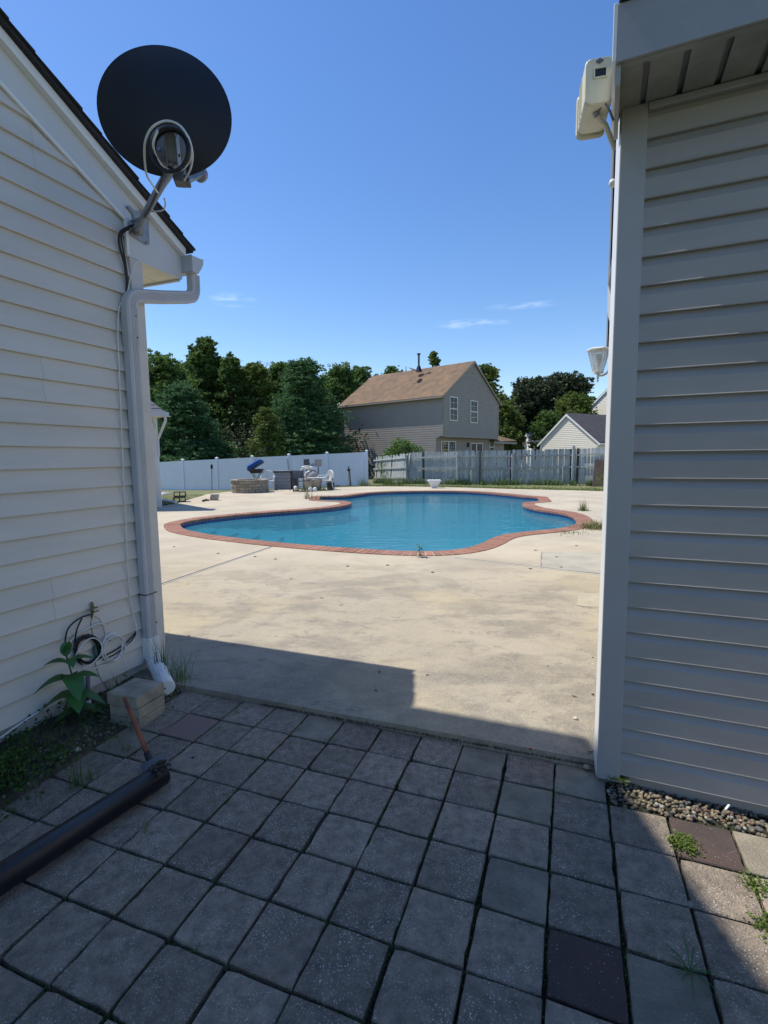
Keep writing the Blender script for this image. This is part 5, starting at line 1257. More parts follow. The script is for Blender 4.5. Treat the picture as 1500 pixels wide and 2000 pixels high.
# plastic chairs
def plastic_chair(c, rz, label):
    t = thing('plastic_chair', c, label, 'chair', 'white plastic garden chairs by the pool equipment', rz)
    a, b = V(math.cos(rz), math.sin(rz), 0), V(-math.sin(rz), math.cos(rz), 0); P = lambda x, y, z: c + a * x + b * y + UP * z
    MB().box(P(0, 0, .43), a, b, UP, .26, .24, .018).build('seat', M['white_pl'], t, bevel=.008)
    for sx in (-1, 1):
        MB().tube([P(sx * .23, -.22, .42), P(sx * .27, -.26, 0)], .024, 6).build('leg', M['white_pl'], t); MB().tube([P(sx * .23, .22, .42), P(sx * .25, .30, 0)], .024, 6).build('leg', M['white_pl'], t)
        MB().tube(catmull([P(sx * .27, -.26, 0), P(sx * .29, -.24, .50), P(sx * .29, -.1, .66), P(sx * .28, .2, .66)], .08), .020, 6).build('armrest', M['white_pl'], t)
    n_ = 9; R = []
    for k in range(15):
        an = math.pi * k / 14; R.append(P(.31 * math.cos(an), .27 + .05 * math.sin(an), .55 + .34 * math.sin(an)))
    MB().tube(R, .024, 6).build('back_rim', M['white_pl'], t)
    for k in range(n_):
        u_ = -1 + 2 * k / (n_ - 1); an = math.pi / 2 - u_ * 1.15
        MB().tube([P(u_ * .10, .25, .44), P(.31 * math.cos(an), .27 + .05 * math.sin(an), .55 + .34 * math.sin(an))], .013, 5).build('back_slat', M['white_pl'], t)
    return t
c = PY(523, 930, 23.3); plastic_chair(V(c[0], 23.3, 0), .15, 'white plastic chair with a fan back between the blue grill and the grey deck box')
c = PY(634, 930, 22.9); plastic_chair(V(c[0], 22.9, 0), -.9, 'white plastic chair facing sideways at the right of the tan filter tank')
# deck box
c = PY(553, 930, 24.0); c = V(c[0], 24.0, 0)
t = thing('deck_box', c, 'grey resin deck box with a darker lid against the white fence', 'deck box')
B(MB_ := MB(), c + V(0, 0, .40), .385, .33, .40, .06); MB_.build('body', M['grey_box'], t, bevel=.01)
B(MB_ := MB(), c + V(.55, .02, .39), .14, .31, .39, .06); MB_.build('side_bin', M['dark_lid'], t, bevel=.01)
B(MB_ := MB(), c + V(.10, 0, .835), .53, .37, .03, .06); MB_.build('lid', M['dark_lid'], t, bevel=.012)
B(MB_ := MB(), c + V(-.03, -.02, .872), .35, .30, .006, .06); MB_.build('lid_panel', M['grey_box'], t)
for k in range(4): B(MB_ := MB(), c + V(-.0, -.335, .18 + .17 * k), .37, .004, .005, .06); MB_.build('panel_seam', M['dark_lid'], t)
o = MB().tube([PY(564, 919, 24.4), PY(561.5, 896, 24.9)], .035, 6).build('pole', M['pipe_grey']); tag(o, 'dark short pole leaning on the fence post behind the deck box', 'pole')
# folding chair
def folding_chair(c, rz, label):
    t = thing('folding_chair', c, label, 'chair', None, rz); a, b = V(math.cos(rz), math.sin(rz), 0), V(-math.sin(rz), math.cos(rz), 0); P = lambda x, y, z: c + a * x + b * y + UP * z
    for sx in (-1, 1):
        MB().tube([P(sx * .24, -.30, 0), P(sx * .24, .20, .50), P(sx * .24, .30, .95)], .016, 6).build('frame', M['black'], t); MB().tube([P(sx * .22, .34, 0), P(sx * .22, -.22, .48)], .016, 6).build('leg', M['black'], t)
        MB().tube([P(sx * .27, -.25, .62), P(sx * .27, .24, .66)], .020, 6).build('armrest', M['black'], t)
    MB().box(P(0, 0, .46), a, b, UP, .24, .22, .010).build('seat', M['black'], t); MB().box(P(0, .27, .75), a, V(0, 0, 1), b, .23, .17, .008).build('backrest', M['conduit'], t)
    for y, z in ((-.28, .04), (.32, .04)): MB().tube([P(-.24, y, z), P(.24, y, z)], .012, 6).build('crossbar', M['black'], t)
c = PY(583, 940, 22.0); folding_chair(V(c[0], 22.0, 0), .25, 'black folding armchair in front of the tan filter tank')
# filter tank, pump, controls
c = PY(609, 940, 23.6); c = V(c[0], 23.6, 0)
t = thing('pool_filter', c, 'rounded tan pool filter tank with a white valve on top', 'filter')
MB().lathe(c, [(.26, 0), (.28, .05), (.36, .12), (.385, .28), (.40, .42), (.385, .60), (.32, .76), (.20, .86), (.10, .90)], 24).build('tank', M['tank'], t, True)
MB().lathe(c, [(.408, .40), (.414, .42), (.408, .46)], 24).build('clamp_band', M['conduit'], t)
MB().lathe(c, [(.10, .89), (.12, .93), (.15, .95), (.15, 1.04), (.10, 1.07)], 16).build('valve', M['white_pl'], t, True)
MB().tube(catmull([c + V(-.12, 0, .98), c + V(-.42, 0, .98), c + V(-.48, 0, .90), c + V(-.50, .02, .15)], .06), .04, 8).build('pipe', M['white_pl'], t, True)
MB().tube(catmull([c + V(.0, -.1, 1.0), c + V(-.2, -.2, 1.07), c + V(-.42, -.2, 1.02)], .06), .045, 8).build('pipe', M['white_pl'], t, True)
for k in range(9):
    a = k * .7 + .2; MB().tube([c + V(.05, 0, 1.06), c + V(.05 + .15 * math.cos(a), .1 * math.sin(a), 1.18 + .03 * (k % 3))], .009, 5).build('bolt_handle', M['black'], t)
c2 = c + V(-.30, .5, 0)
t = thing('control_box', c2, 'left grey electrical box on posts behind the filter tank', 'electrical box', 'grey electrical boxes behind the filter')
B(MB_ := MB(), c2 + V(0, 0, 1.26), .13, .06, .15); MB_.build('cabinet', M['pipe_grey'], t); MB().tube([c2, c2 + V(0, 0, 1.15)], .03, 6).build('post', M['conduit'], t)
c2 = c + V(.26, .5, 0)
t = thing('control_box', c2, 'right pale electrical box on posts behind the filter tank', 'electrical box', 'grey electrical boxes behind the filter')
B(MB_ := MB(), c2 + V(0, 0, 1.22), .17, .06, .17); MB_.build('cabinet', M['tank'], t); MB().tube([c2, c2 + V(0, 0, 1.1)], .03, 6).build('post', M['conduit'], t)
c2 = PY(617, 940, 22.7); c2 = V(c2[0], 22.7, 0); t = thing('pool_pump', c2, 'pale grey pool pump tub in front of the filter tank', 'pump')
MB().lathe(c2, [(.22, 0), (.24, .02), (.27, .46), (.29, .48), (.29, .52), (.0, .54)], 18).build('tub', M['tank'], t, True)
B(MB_ := MB(), c2 + V(.05, 0, .565), .42, .2, .02, .1); MB_.build('lid', M['white_pl'], t, bevel=.005)
for k, (x, Y_k, r_, h_, lb) in enumerate(((577, 22.6, .10, .22, 'small white bucket under the black folding chair'), (606, 22.0, .085, .20, 'left of two little white chlorine jugs by the weeds'), (615, 22.0, .085, .19, 'right of two little white chlorine jugs by the weeds'))):
    c2 = PY(x, 945, Y_k); c2 = V(c2[0], Y_k, 0); o = MB().lathe(c2, [(r_ * .85, 0), (r_, .02), (r_, h_ * .75), (r_ * .55, h_ * .9), (r_ * .3, h_), (0, h_)], 12).build('plastic_jug', M['white_pl'], None, True); tag(o, lb, 'jug')
c2 = PY(646, 940, 23.2); c2 = V(c2[0], 23.2, 0); t = thing('motor_unit', c2, 'small dark motor with grey cap at the foot of the fence', 'motor')
B(MB_ := MB(), c2 + V(0, 0, .16), .16, .13, .16); MB_.build('housing', M['dark_lid'], t, bevel=.01); B(MB_ := MB(), c2 + V(-.03, 0, .52), .13, .1, .18); MB_.build('canister', M['tank'], t, bevel=.02)
MB().tube([c2 + V(0, 0, .3), c2 + V(0, 0, .36)], .05, 8).build('neck', M['black'], t)
hs = catmull([G(648, 951), G(662, 949.4), G(675, 950.2), G(686, 949)], .1); o = MB().tube([p + V(0, 0, .03) for p in hs], .03, 8).build('hose', M['pipe_grey'], None, True); tag(o, 'dark hose lying along the foot of the white fence', 'hose')
P_ = [(PY(612, 945, 22.3)[0] + rg.normal(0, .32), 22.4 + rg.normal(0, .12), 0) for _ in range(160)]
o = blades('weed_clump', P_, .08, .38, M['grass_dk'], .012, .7, None, 3, seed=50); tag(o, 'leafy weeds growing round the white jugs by the filter', 'weed')
c2 = PY(683, 947, 25.4); t = thing('upright_pipe', c2, 'dark upright pipe standing alone before the white fence', 'pipe')
MB().tube([c2 + V(.03, 0, 0), c2 + V(-.03, 0, .72)], .062, 10).build('pipe', M['pipe_grey'], t, True); MB().lathe(c2 + V(-.035, 0, .72), [(.08, 0), (.08, .08), (.03, .1), (.03, .2), (0, .22)], 10).build('cap', M['black'], t)
MB().tube([c2 + V(.0, -.07, .02), c2 + V(-.05, -.07, .68)], .018, 6).build('conduit', M['tank'], t)
# tiki torch
c2 = PY(414, 958, 28.2); t = thing('garden_torch', c2, 'thin garden torch stuck in the lawn before the white fence', 'torch')
MB().tube([c2, c2 + V(.05, 0, 1.2)], .018, 6).build('pole', M['black'], t); MB().lathe(c2 + V(.05, 0, 1.2), [(.03, 0), (.07, .05), (.07, .20), (.03, .26), (0, .30)], 10).build('head', M['black'], t, True)
# cinder blocks
def cinder(c, rz, label):
    t = thing('cinder_block', c, label, 'cinder block', 'grey cinder blocks stacked on the grass', rz); a, b = V(math.cos(rz), math.sin(rz), 0), V(-math.sin(rz), math.cos(rz), 0)
    m_ = MB()
    for y in (-.088, .088): m_.box(c + b * y + UP * .095, a, b, UP, .2, .016, .095)
    for x in (-.185, 0, .185): m_.box(c + a * x + UP * .095, a, b, UP, .017, .074, .094)
    m_.build('web', M['cinder'], t)
c = G(351, 980, 0); c[2] = -.02
def cinder_s(c, rz, label):      # lies on its side so the two cells face the viewer
    t = thing('cinder_block', c, label, 'cinder block', 'grey cinder blocks stacked on the grass', 0); a, b = V(math.cos(rz), math.sin(rz), 0), V(-math.sin(rz), math.cos(rz), 0)
    m_ = MB()
    for z in (.016, .174): m_.box(c + UP * z, a, b, UP, .2, .2, .016)
    m_.build('face_shell', M['cinder'], t)
    for x in (-.184, 0, .184): MB().box(c + a * x + UP * .095, a, b, UP, .016, .198, .0625).build('web', M['cinder'], t)
cinder_s(c, .35, 'lower of two grey cinder blocks on the grass by the left wing'); cinder_s(c + V(.01, .02, .192), .40, 'upper of two grey cinder blocks on the grass by the left wing')
c = G(418, 977); MB_ = MB(); MB_.loft([[c + V(x * .13 + tx, y * .1, z) for x, y in ((-1, -1), (1, -1), (1, 1), (-1, 1))] for z, tx in ((0, 0), (.22, .05))]); o = MB_.build('patio_block', M['tank'], bevel=.01); tag(o, 'single pale block standing alone on the slab left of the fire pit', 'block')
o = MB().tube([G(396, 980) + V(0, 0, .03), G(404, 977.5) + V(0, 0, .03), G(407, 978.5) + V(0, 0, .03)], .035, 6).build('debris', M['mud']); tag(o, 'small dark clump of debris on the slab left of the pale block', 'debris')
pv0, pv1 = G(300, 977), G(343, 984); o = MB().tube([pv0 + V(0, 0, .06), pv1 + V(0, 0, .05)], .055, 12).build('white_pipe', M['white_pl'], None, True); tag(o, 'white plastic pipe lying on the grass by the cinder blocks', 'pipe')
c = G(320, 968, -.05); MB_ = MB(); MB_.lathe(c, [(.34, 0), (.35, .04), (.22, .12), (.0, .16)], 16); o = MB_.build('folded_tarp', M['vinyl_r'], None, True); tag(o, 'small bluish heap on the grass beside the left wing', 'tarp')
P_ = []
for k in range(7000):
    q = rg.uniform(size=2); x = 296 + 100 * q[0]; y = 966 + 22 * q[1]
    if y > 990 - (x - 300) * .22: continue
    p = G(x, y); P_.append((p[0] + rg.normal(0, .05), p[1], -.02))
blades('lawn_grass', P_, .02, .075, M['grass'], .010, .9, n_seg=2, seed=60)
fill('lawn_patch', [G(x, y)[:2] for x, y in ((280, 990), (345, 982.5), (376, 972.5), (398, 966), (280, 960))], [], .006, M['ground'])

# ------------------------------------------------------------------ left wing of the house, seen past the downspout
wc = G(313.5, 991); WF = Fr(V(wc[0], wc[1], 0), V(-.998, -.06, 0), V(.06, -.998, 0))
wg = thing('house_wing', wc, 'low sided wing with dark hipped roof beyond the left house', 'house')
OB = V(-.66, .75, 0)
q = MB(); q.prism([WF(.01, -.012, -.2), WF(6, -.012, -.2), WF(6, -.012, -.2) + OB * 6, WF(.01, -.012, -.2) + OB * 6], UP * 2.95); q.build('wall', M['vinyl_l'], wg)
z = .02
while z < 2.72: mb = MB(); course(mb, WF, clap(z, z + .152, .02), cst(.0), cst(4.5)); mb.build('siding_board', M['vinyl_l'], wg); z += .152
q = MB(); WF.box(q, -.04, .06, -.04, .03, -.05, 2.76); q.build('corner_post', M['trim_w'], wg)
ez_ = 2.86; ov = .47
A_ = WF(-ov, ov, ez_); B_ = WF(6, ov, ez_); C_e = A_ + OB * 6.6; D_e = B_ + OB * 6.6; R1 = A_ + V(-2.9, 2.6, 1.75); R2 = R1 + V(-3.2, 0, 0)
q = MB(); q.add([A_, B_, C_e, D_e, R1, R2], [(0, 1, 5, 4), (0, 4, 2), (2, 4, 5, 3), (1, 3, 5), (0, 2, 3, 1)]); q.build('roof', M['shingle_grey'], wg)
for k in range(14):
    f0, f1 = k / 14, (k + 1) / 14; p0, p1 = A_ + (R1 - A_) * f0, A_ + (R1 - A_) * f1; q0, q1 = B_ + (R2 - B_) * f0, B_ + (R2 - B_) * f1
    MB().prism([p0 + UP * .014 + V(.01, -.01, 0), q0 + UP * .014 + V(0, -.01, 0), q1 + UP * .003, p1 + UP * .003], V(0, 0, -.012)).build('shingle_course', M['shingle_grey'], wg)
q = MB(); WF.box(q, -ov - .02, 6, ov, ov + .10, ez_ - .11, ez_ + .01); q.build('gutter', M['spout'], wg)
q = MB(); q.prism([A_ - UP * .11 + V(.02, .0, 0), A_ + UP * .01 + V(.02, 0, 0), C_e + UP * .01 + V(.02, 0, 0), C_e - UP * .11 + V(.02, 0, 0)], V(.07, .06, 0)); q.build('gutter', M['spout'], wg)
q = MB(); WF.box(q, -ov, 6, -.0, ov - .01, ez_ - .10, ez_ - .08); q.build('soffit', M['cream'], wg)
MB().tube([WF(-ov + .02, ov - .05, ez_ - .10), WF(-ov + .04, ov - .12, ez_ - .24), WF(-.06, .05, ez_ - .78), WF(-.06, .05, ez_ - 1.3)], .04, 6).build('downspout', M['spout'], wg)
t = thing('floodlight', WF(.25, .1, 2.4), 'twin-head floodlight under the eave of the left wing', 'floodlight')
MB().lathe(WF(.05, .10, 2.50), [(.0, -.03), (.06, 0), (.075, .05), (.05, .12), (0, .14)], 12, (-.8, .1, .35)).build('lamp_head', M['white_pl'], t, True); MB().lathe(WF(.42, .10, 2.42), [(.0, -.03), (.06, 0), (.075, .05), (.05, .12), (0, .14)], 12, (.5, .3, -.5)).build('lamp_head', M['white_pl'], t, True)
MB().tube([WF(.02, .1, 2.50), WF(.2, .03, 2.50), WF(.4, .1, 2.44)], .02, 6).build('bracket', M['brass'], t)

# ------------------------------------------------------------------ houses beyond the fence
def window(F, a0, a1, z0, z1, parent, cols=2, rows=4, mid=True, curtain=(.45, 1.0), fr=.055, b0=.0):
    w = MB(); F.box(w, a0, a0 + fr, b0, b0 + .045, z0, z1); F.box(w, a1 - fr, a1, b0, b0 + .045, z0, z1); F.box(w, a0 + fr, a1 - fr, b0, b0 + .045, z0, z0 + fr); F.box(w, a0 + fr, a1 - fr, b0, b0 + .045, z1 - fr, z1)
    if mid: F.box(w, a0 + fr, a1 - fr, b0, b0 + .04, (z0 + z1) / 2 - .03, (z0 + z1) / 2 + .03)
    wo_ = w.build('window', M['white'], parent)
    g_ = MB(); F.box(g_, a0 + fr, a1 - fr, b0 + .012, b0 + .016, z0 + fr, z1 - fr); g_.build('pane', M['glass'], wo_)
    d_ = MB(); F.box(d_, a0 + fr, a1 - fr, b0 + .001, b0 + .003, z0 + fr, z1 - fr); d_.build('dark_room_sheet', M['dark_int'], wo_)  # flat black sheet stands in for the unlit room behind the glass
    if curtain:
        h_ = z1 - z0 - 2 * fr; c_ = MB(); n_ = 7
        for k in range(n_):
            s0 = a0 + fr + (a1 - a0 - 2 * fr) * k / n_; s1 = a0 + fr + (a1 - a0 - 2 * fr) * (k + .8) / n_; F.box(c_, s0, s1, b0 + .004, b0 + .008 - .002 * (k % 2), z0 + fr + h_ * curtain[0], z0 + fr + h_ * curtain[1])
        c_.build('curtain', M['curtain'], wo_)
    m_ = MB()
    for k in range(1, cols): x = a0 + (a1 - a0) * k / cols; F.box(m_, x - .008, x + .008, b0 + .017, b0 + .024, z0 + fr, z1 - fr)
    for k in range(1, rows): z = z0 + (z1 - z0) * k / rows; F.box(m_, a0 + fr, a1 - fr, b0 + .0165, b0 + .0235, z - .008, z + .008)
    m_.build('muntin', M['white'], wo_)
hc = PY(866, 850, 36.0); hc[2] = 0
hl = PY(668, 850, 42.6); hl[2] = 0
hr = PY(971, 850, 42.6); hr[2] = 0
eL = (hl - hc); LL = np.linalg.norm(eL); eL /= LL
eR = V(-eL[1], eL[0], 0); eR = eR if eR @ (hr - hc) > 0 else -eR; _t = (971 - 750) / FPX / .994; LR = (_t * hc[1] - hc[0]) / (eR[0] - _t * eR[1])
mh = thing('house', hc, 'taupe two-storey house with brown roof behind the picket fence', 'house')
HL = Fr(hc, eL, -eR); HG = Fr(hc, eR, -eL)           # long side wall; gable wall (outward = -eL)
ze = PY(866, 771, 36.0)[2]; zo = PY(866, 852, 36.0)[2]; zr = PY(924, 706, 39.3)[2] - .1
q = MB(); q.prism([HG(a, 0, z) for a, z in ((.02, -.5 + zo + .5), (LR, zo), (LR, ze), (LR / 2, zr - .12), (.02, ze))], eL * (LL)); q.build('upper_wall', M['taupe'], mh)
q = MB(); q.box(HG(LR / 2, 0, 0) + eL * (LL / 2 + .3) + UP * (zo / 2 - .25), eR, eL, UP, LR / 2 - .01, LL / 2 - .31, zo / 2 + .25); q.build('lower_wall', M['taupe'], mh)
ex_h = .165
siding(HL, mh, M['taupe'], -.2, ze - .05, ex_h, clap, lambda z: .62 if z < zo else .02, cst(LL), True, t=.016)
siding(HG, mh, M['taupe'], zo + .02, zr - .1, ex_h, clap, lambda z: .02 if z < ze else .02 + (z - ze) / (zr - ze) * (LR / 2), lambda z: LR if z < ze else LR - (z - ze) / (zr - ze) * (LR / 2), True, t=.034)
HG2 = Fr(hc + eL * .60, eR, -eL)
siding(HG2, mh, M['taupe'], -.2, zo, ex_h, clap, cst(.02), cst(LR + 2.2), True, t=.034)
for F_, a, z0, b in ((HL, .0, zo, .03), (HL, LL - .1, -.2, .03), (HL, .60, -.2, .03)):
    q = MB(); F_.box(q, a, a + .12, -.02, b, z0, zo if a == .60 else ze - .03); q.build('corner_post', M['taupe_trim'], mh)
q = MB(); HG.box(q, -.0, .12, .0, .032, zo, ze); HG.box(q, LR - .12, LR, .0, .032, zo, ze); HG.box(q, .0, LR, .0, .036, zo - .04, zo + .06); q.build('trim_board', M['taupe_trim'], mh)
q = MB(); HG.box(q, .0, LR, -.6, -.0, zo - .06, zo - .04); q.build('overhang_soffit', M['taupe_trim'], mh)
# roof
sl = (zr - ze) / (LR / 2)
def roofp(a, z_, b0=.10, b1=None): return HG(a, b0, z_)
ro = MB(); oe = .26; th = .10
prof = [(-oe, ze - sl * oe + .0), (-oe, ze - sl * oe + th), (LR / 2, zr + th), (LR + oe, ze - sl * oe + th), (LR + oe, ze - sl * oe), (LR / 2, zr)]
ro.prism([HG(a, .13, z) for a, z in prof], eL * (LL + .26)); rf = ro.build('roof', M['shingle_brown'], mh)
sc = MB(); n_ = 26
for k in range(n_):
    f0, f1 = k / n_, (k + 1) / n_; A0 = (-oe + (LR / 2 + oe) * f0, ze - sl * oe + th + (zr - ze + sl * oe) * f0); A1 = (-oe + (LR / 2 + oe) * f1, ze - sl * oe + th + (zr - ze + sl * oe) * f1)
    sc.prism([HG(A0[0] - .005, .135, A0[1] + .012), HG(A1[0], .135, A1[1] + .003), HG(A1[0], .135, A1[1] - .004), HG(A0[0] - .005, .135, A0[1] - .004)], eL * (LL + .27))
sc.build('shingle_course', M['shingle_brown'], mh, kind='stuff')
q = MB(); q.prism([HG(a, .132, z) for a, z in ((-oe - .02, ze - sl * oe - .02), (-oe - .02, ze - sl * oe + th - .02), (LR / 2, zr + th - .02), (LR + oe, ze - sl * oe + th - .02), (LR + oe, ze - sl * oe - .06), (LR / 2, zr - .09))], -eL * .02); q.build('rake_board', M['taupe_trim'], mh)
q = MB(); q.prism([HG(a, .13, z) for a, z in ((-oe - .08, ze - sl * oe + .06), (-oe - .08, ze - sl * oe - .04), (-oe - .012, ze - sl * oe - .07), (-oe - .012, ze - sl * oe + .06))], eL * (LL + .26)); q.build('gutter', M['taupe_trim'], mh)
q = MB(); HL.box(q, .0, LL, .01, oe, ze - sl * oe - .05, ze - sl * oe - .03); q.build('soffit', M['taupe_trim'], mh)
MB().tube([HL(LL - .02, .06, ze - .1), HL(LL - .02, .06, -.2)], .05, 6).build('downspout', M['taupe_trim'], mh)
# windows measured on their wall planes
def on(F, x, y): d = ray(x, y); n_ = F.ey; t_ = ((F.o - CAMP) @ n_) / (d @ n_); p = CAMP + d * t_; return (p - F.o) @ F.ex, p[2]
def win_px(F, x0, y0, x1, y1, **k): a0, z1 = on(F, x0, y0); a1, z0 = on(F, x1, y1); window(F, a0, a1, z0, z1, mh, b0=.022, **k)
win_px(HG, 877.5, 774, 892.5, 822.5, cols=2, rows=4, curtain=(.28, 1)); win_px(HG, 918, 781.5, 931.5, 827, cols=2, rows=4, curtain=(0, 1))
win_px(HG2, 860.5, 861, 875, 884, cols=2, rows=4, mid=False, curtain=(.0, .9)); win_px(HG2, 875.3, 861.5, 889, 884, cols=3, rows=4, mid=False, curtain=None)
win_px(HG2, 955, 864.5, 964, 882, cols=1, rows=1, curtain=(.4, 1))
win_px(HG2, 918.5, 865, 929.5, 896, cols=1, rows=1, mid=False, curtain=(0, 1)); win_px(HG2, 929.7, 865.5, 941.5, 896, cols=1, rows=1, mid=False, curtain=None)
a_, z_ = on(HG2, 913, 869); MB().box(HG2(a_, .08, z_), eR, eL, UP, .06, .08, .16).build('porch_light', M['black'], mh)
# low roof at the right of the gable
le0 = HG2(LR - .2, .0, 0); q = MB(); zl_ = PY(971, 874, 42)[2]
a_e, _ = on(HG2, 999, 860); q.prism([HG2(LR - .4, .45, PY(966, 857, 41)[2] - .2), HG2(a_e + .1, .45, PY(999, 859, 43)[2]), HG2(LR - .1, -1.5, PY(966, 838, 42)[2])], V(0, 0, -.08)); q.build('porch_roof', M['shingle_brown'], mh)
q = MB(); HG2.box(q, LR - .4, a_e + .1, .40, .47, PY(966, 859, 41)[2] - .28, PY(966, 859, 41)[2] - .12); q.build('porch_gutter', M['taupe_trim'], mh)
q = MB(); HG2.box(q, LR - .5, LR + 2.15, -4, -.02, -.3, PY(966, 859, 41)[2] - .2); q.build('annex_wall', M['taupe'], mh)
vp = PY(818, 716, 41.0); MB().tube([vp + UP * -.3, vp + UP * .92], .08, 8).build('vent_pipe', M['pipe_grey'], rf); MB().tube([vp + UP * .92, vp + UP * 1.02], .15, 8).build('vent_cap', M['pipe_grey'], rf)
MB().tube([vp - UP * .4, vp + UP * .05], [.28, .12], 8).build('vent_flashing', M['black'], rf)
sd_ = PY(806, 721, 40.2); t = thing('roof_dish', sd_, 'pale satellite dish on the ridge of the taupe house', 'satellite dish')
MB().lathe(sd_, [(.0, -.05), (.2, -.04), (.36, .03), (.37, .045), (.2, -.02), (0, -.03)], 20, (.35, -.25, .9)).build('reflector', M['tank'], t, True); MB().tube([sd_, sd_ - UP * .4 + V(-.1, 0, 0)], .03, 6).build('mast', M['galv'], t)
MB().tube([PY(793, 727, 40.2), PY(793, 716, 40.2)], .03, 5).build('vent', M['pipe_grey'], rf)
# round shrub in front of the long wall
def shrub(name, c, rx, rz_, n, size, m_, label, seed):
    rgx = np.random.default_rng(seed); t = thing(name, c, label, 'shrub'); k = rgx.normal(size=(26, 3)); k /= np.linalg.norm(k, axis=1)[:, None]; k[:, 2] = abs(k[:, 2]); cen = np.array(c) + k * (rx * .62, rx * .62, rz_ * .68)
    ids = rgx.integers(0, 26, n); d = rgx.normal(size=(n, 3)); d /= np.linalg.norm(d, axis=1)[:, None]; pts = cen[ids] + d * (rx * .36) * rgx.uniform(.6, 1.1, (n, 1))
    leaf_cloud('foliage', pts, size, M[m_], seed, .2, t); MB().tube([np.array(c), np.array(c) + UP * rz_ * .6], [.09, .05], 6).build('stem', M['bark'], t)
sc_ = PY(789, 887, 33.5); sc_[2] = -.1; shrub('round_shrub', sc_, 1.9, 3.25, 18000, .13, 'lf_mid', 'rounded leafy green shrub between the picket fence and the taupe house', 3)

# cream houses at the right
def gable_house(name, label, pL, pR, pA, pB, depth, roofm, wallm, D0, D1, trim='white'):
    """gable end facing the viewer: pL/pR eave pixels, pA apex pixel; D0/D1 distances of the two eaves"""
    t = thing(name, PY(pL[0], 890, D0) * V(1, 1, 0), label, 'house')
    a = PY(*pL, D0); b = PY(*pR, D1); u_ = (b - a) * V(1, 1, 0); L_ = np.linalg.norm(u_); u_ /= L_; n_ = V(u_[1], -u_[0], 0)
    o = a * V(1, 1, 0); F = Fr(o, u_, n_); za = (a[2] + b[2]) / 2
    d = ray(*pA); tt_ = ((o - CAMP) @ n_) / (d @ n_); ap = CAMP + d * tt_; aa = (ap - o) @ u_; zp = ap[2]
    q = MB(); q.prism([F(0, -.01, -.5), F(L_, -.01, -.5), F(L_, -.01, za), F(aa, -.01, zp), F(0, -.01, za)], -n_ * depth); q.build('wall', M[wallm], t)
    siding(F, t, M[wallm], .5, zp - .05, .16, clap, lambda z: 0 if z < za else (z - za) / (zp - za) * aa, lambda z: L_ if z < za else L_ - (z - za) / (zp - za) * (L_ - aa), True, t=.02)
    s1 = (zp - za) / aa; s2 = (zp - za) / (L_ - aa); ov_ = .25
    q = MB(); pr = [(-ov_, za - s1 * ov_ + .02), (aa, zp + .02), (L_ + ov_, za - s2 * ov_ + .02), (L_ + ov_, za - s2 * ov_ + .14), (aa, zp + .16), (-ov_, za - s1 * ov_ + .14)]
    q.prism([F(x, .13, z) for x, z in pr], -n_ * (depth + .3)); q.build('roof', M[roofm], t)
    q = MB(); pr = [(-ov_ - .02, za - s1 * ov_ - .10), (aa, zp - .12), (L_ + ov_ + .02, za - s2 * ov_ - .10), (L_ + ov_ + .02, za - s2 * ov_ + .06), (aa, zp + .08), (-ov_ - .02, za - s1 * ov_ + .06)]
    q.prism([F(x, .15, z) for x, z in pr], -n_ * .06); q.build('rake_board', M[trim], t)
    q = MB(); F.box(q, L_ + ov_ - .02, L_ + ov_ + .10, -depth, .14, za - s2 * ov_ - .08, za - s2 * ov_ + .05); q.build('gutter', M[trim], t)
    MB().tube([F(L_ + ov_, .16, za - .25), F(L_ + .02, .10, za - .6), F(L_ + .02, .1, 0)], .05, 6).build('downspout', M[trim], t); MB().tube([F(.08, .06, za), F(.08, .06, 0)], .04, 6).build('downspout', M[trim], t)
    return t, F
gable_house('house', 'cream house with white trim and dark roof near the right corner', (1056, 866), (1167, 862), (1108, 810), None, 7, 'shingle_slate', 'beige', 46, 41.0)
gable_house('house', 'tall cream gable rising behind the lower cream house at the right', (1128, 815), (1250, 815), (1192, 757), None, 10, 'shingle_slate', 'beige', 60, 51)
gable_house('house', 'small white house with blue-grey roof left of the cream gable', (1019, 882), (1042, 878), (1029, 848), None, 9, 'shingle_grey', 'beige_w', 60, 56)

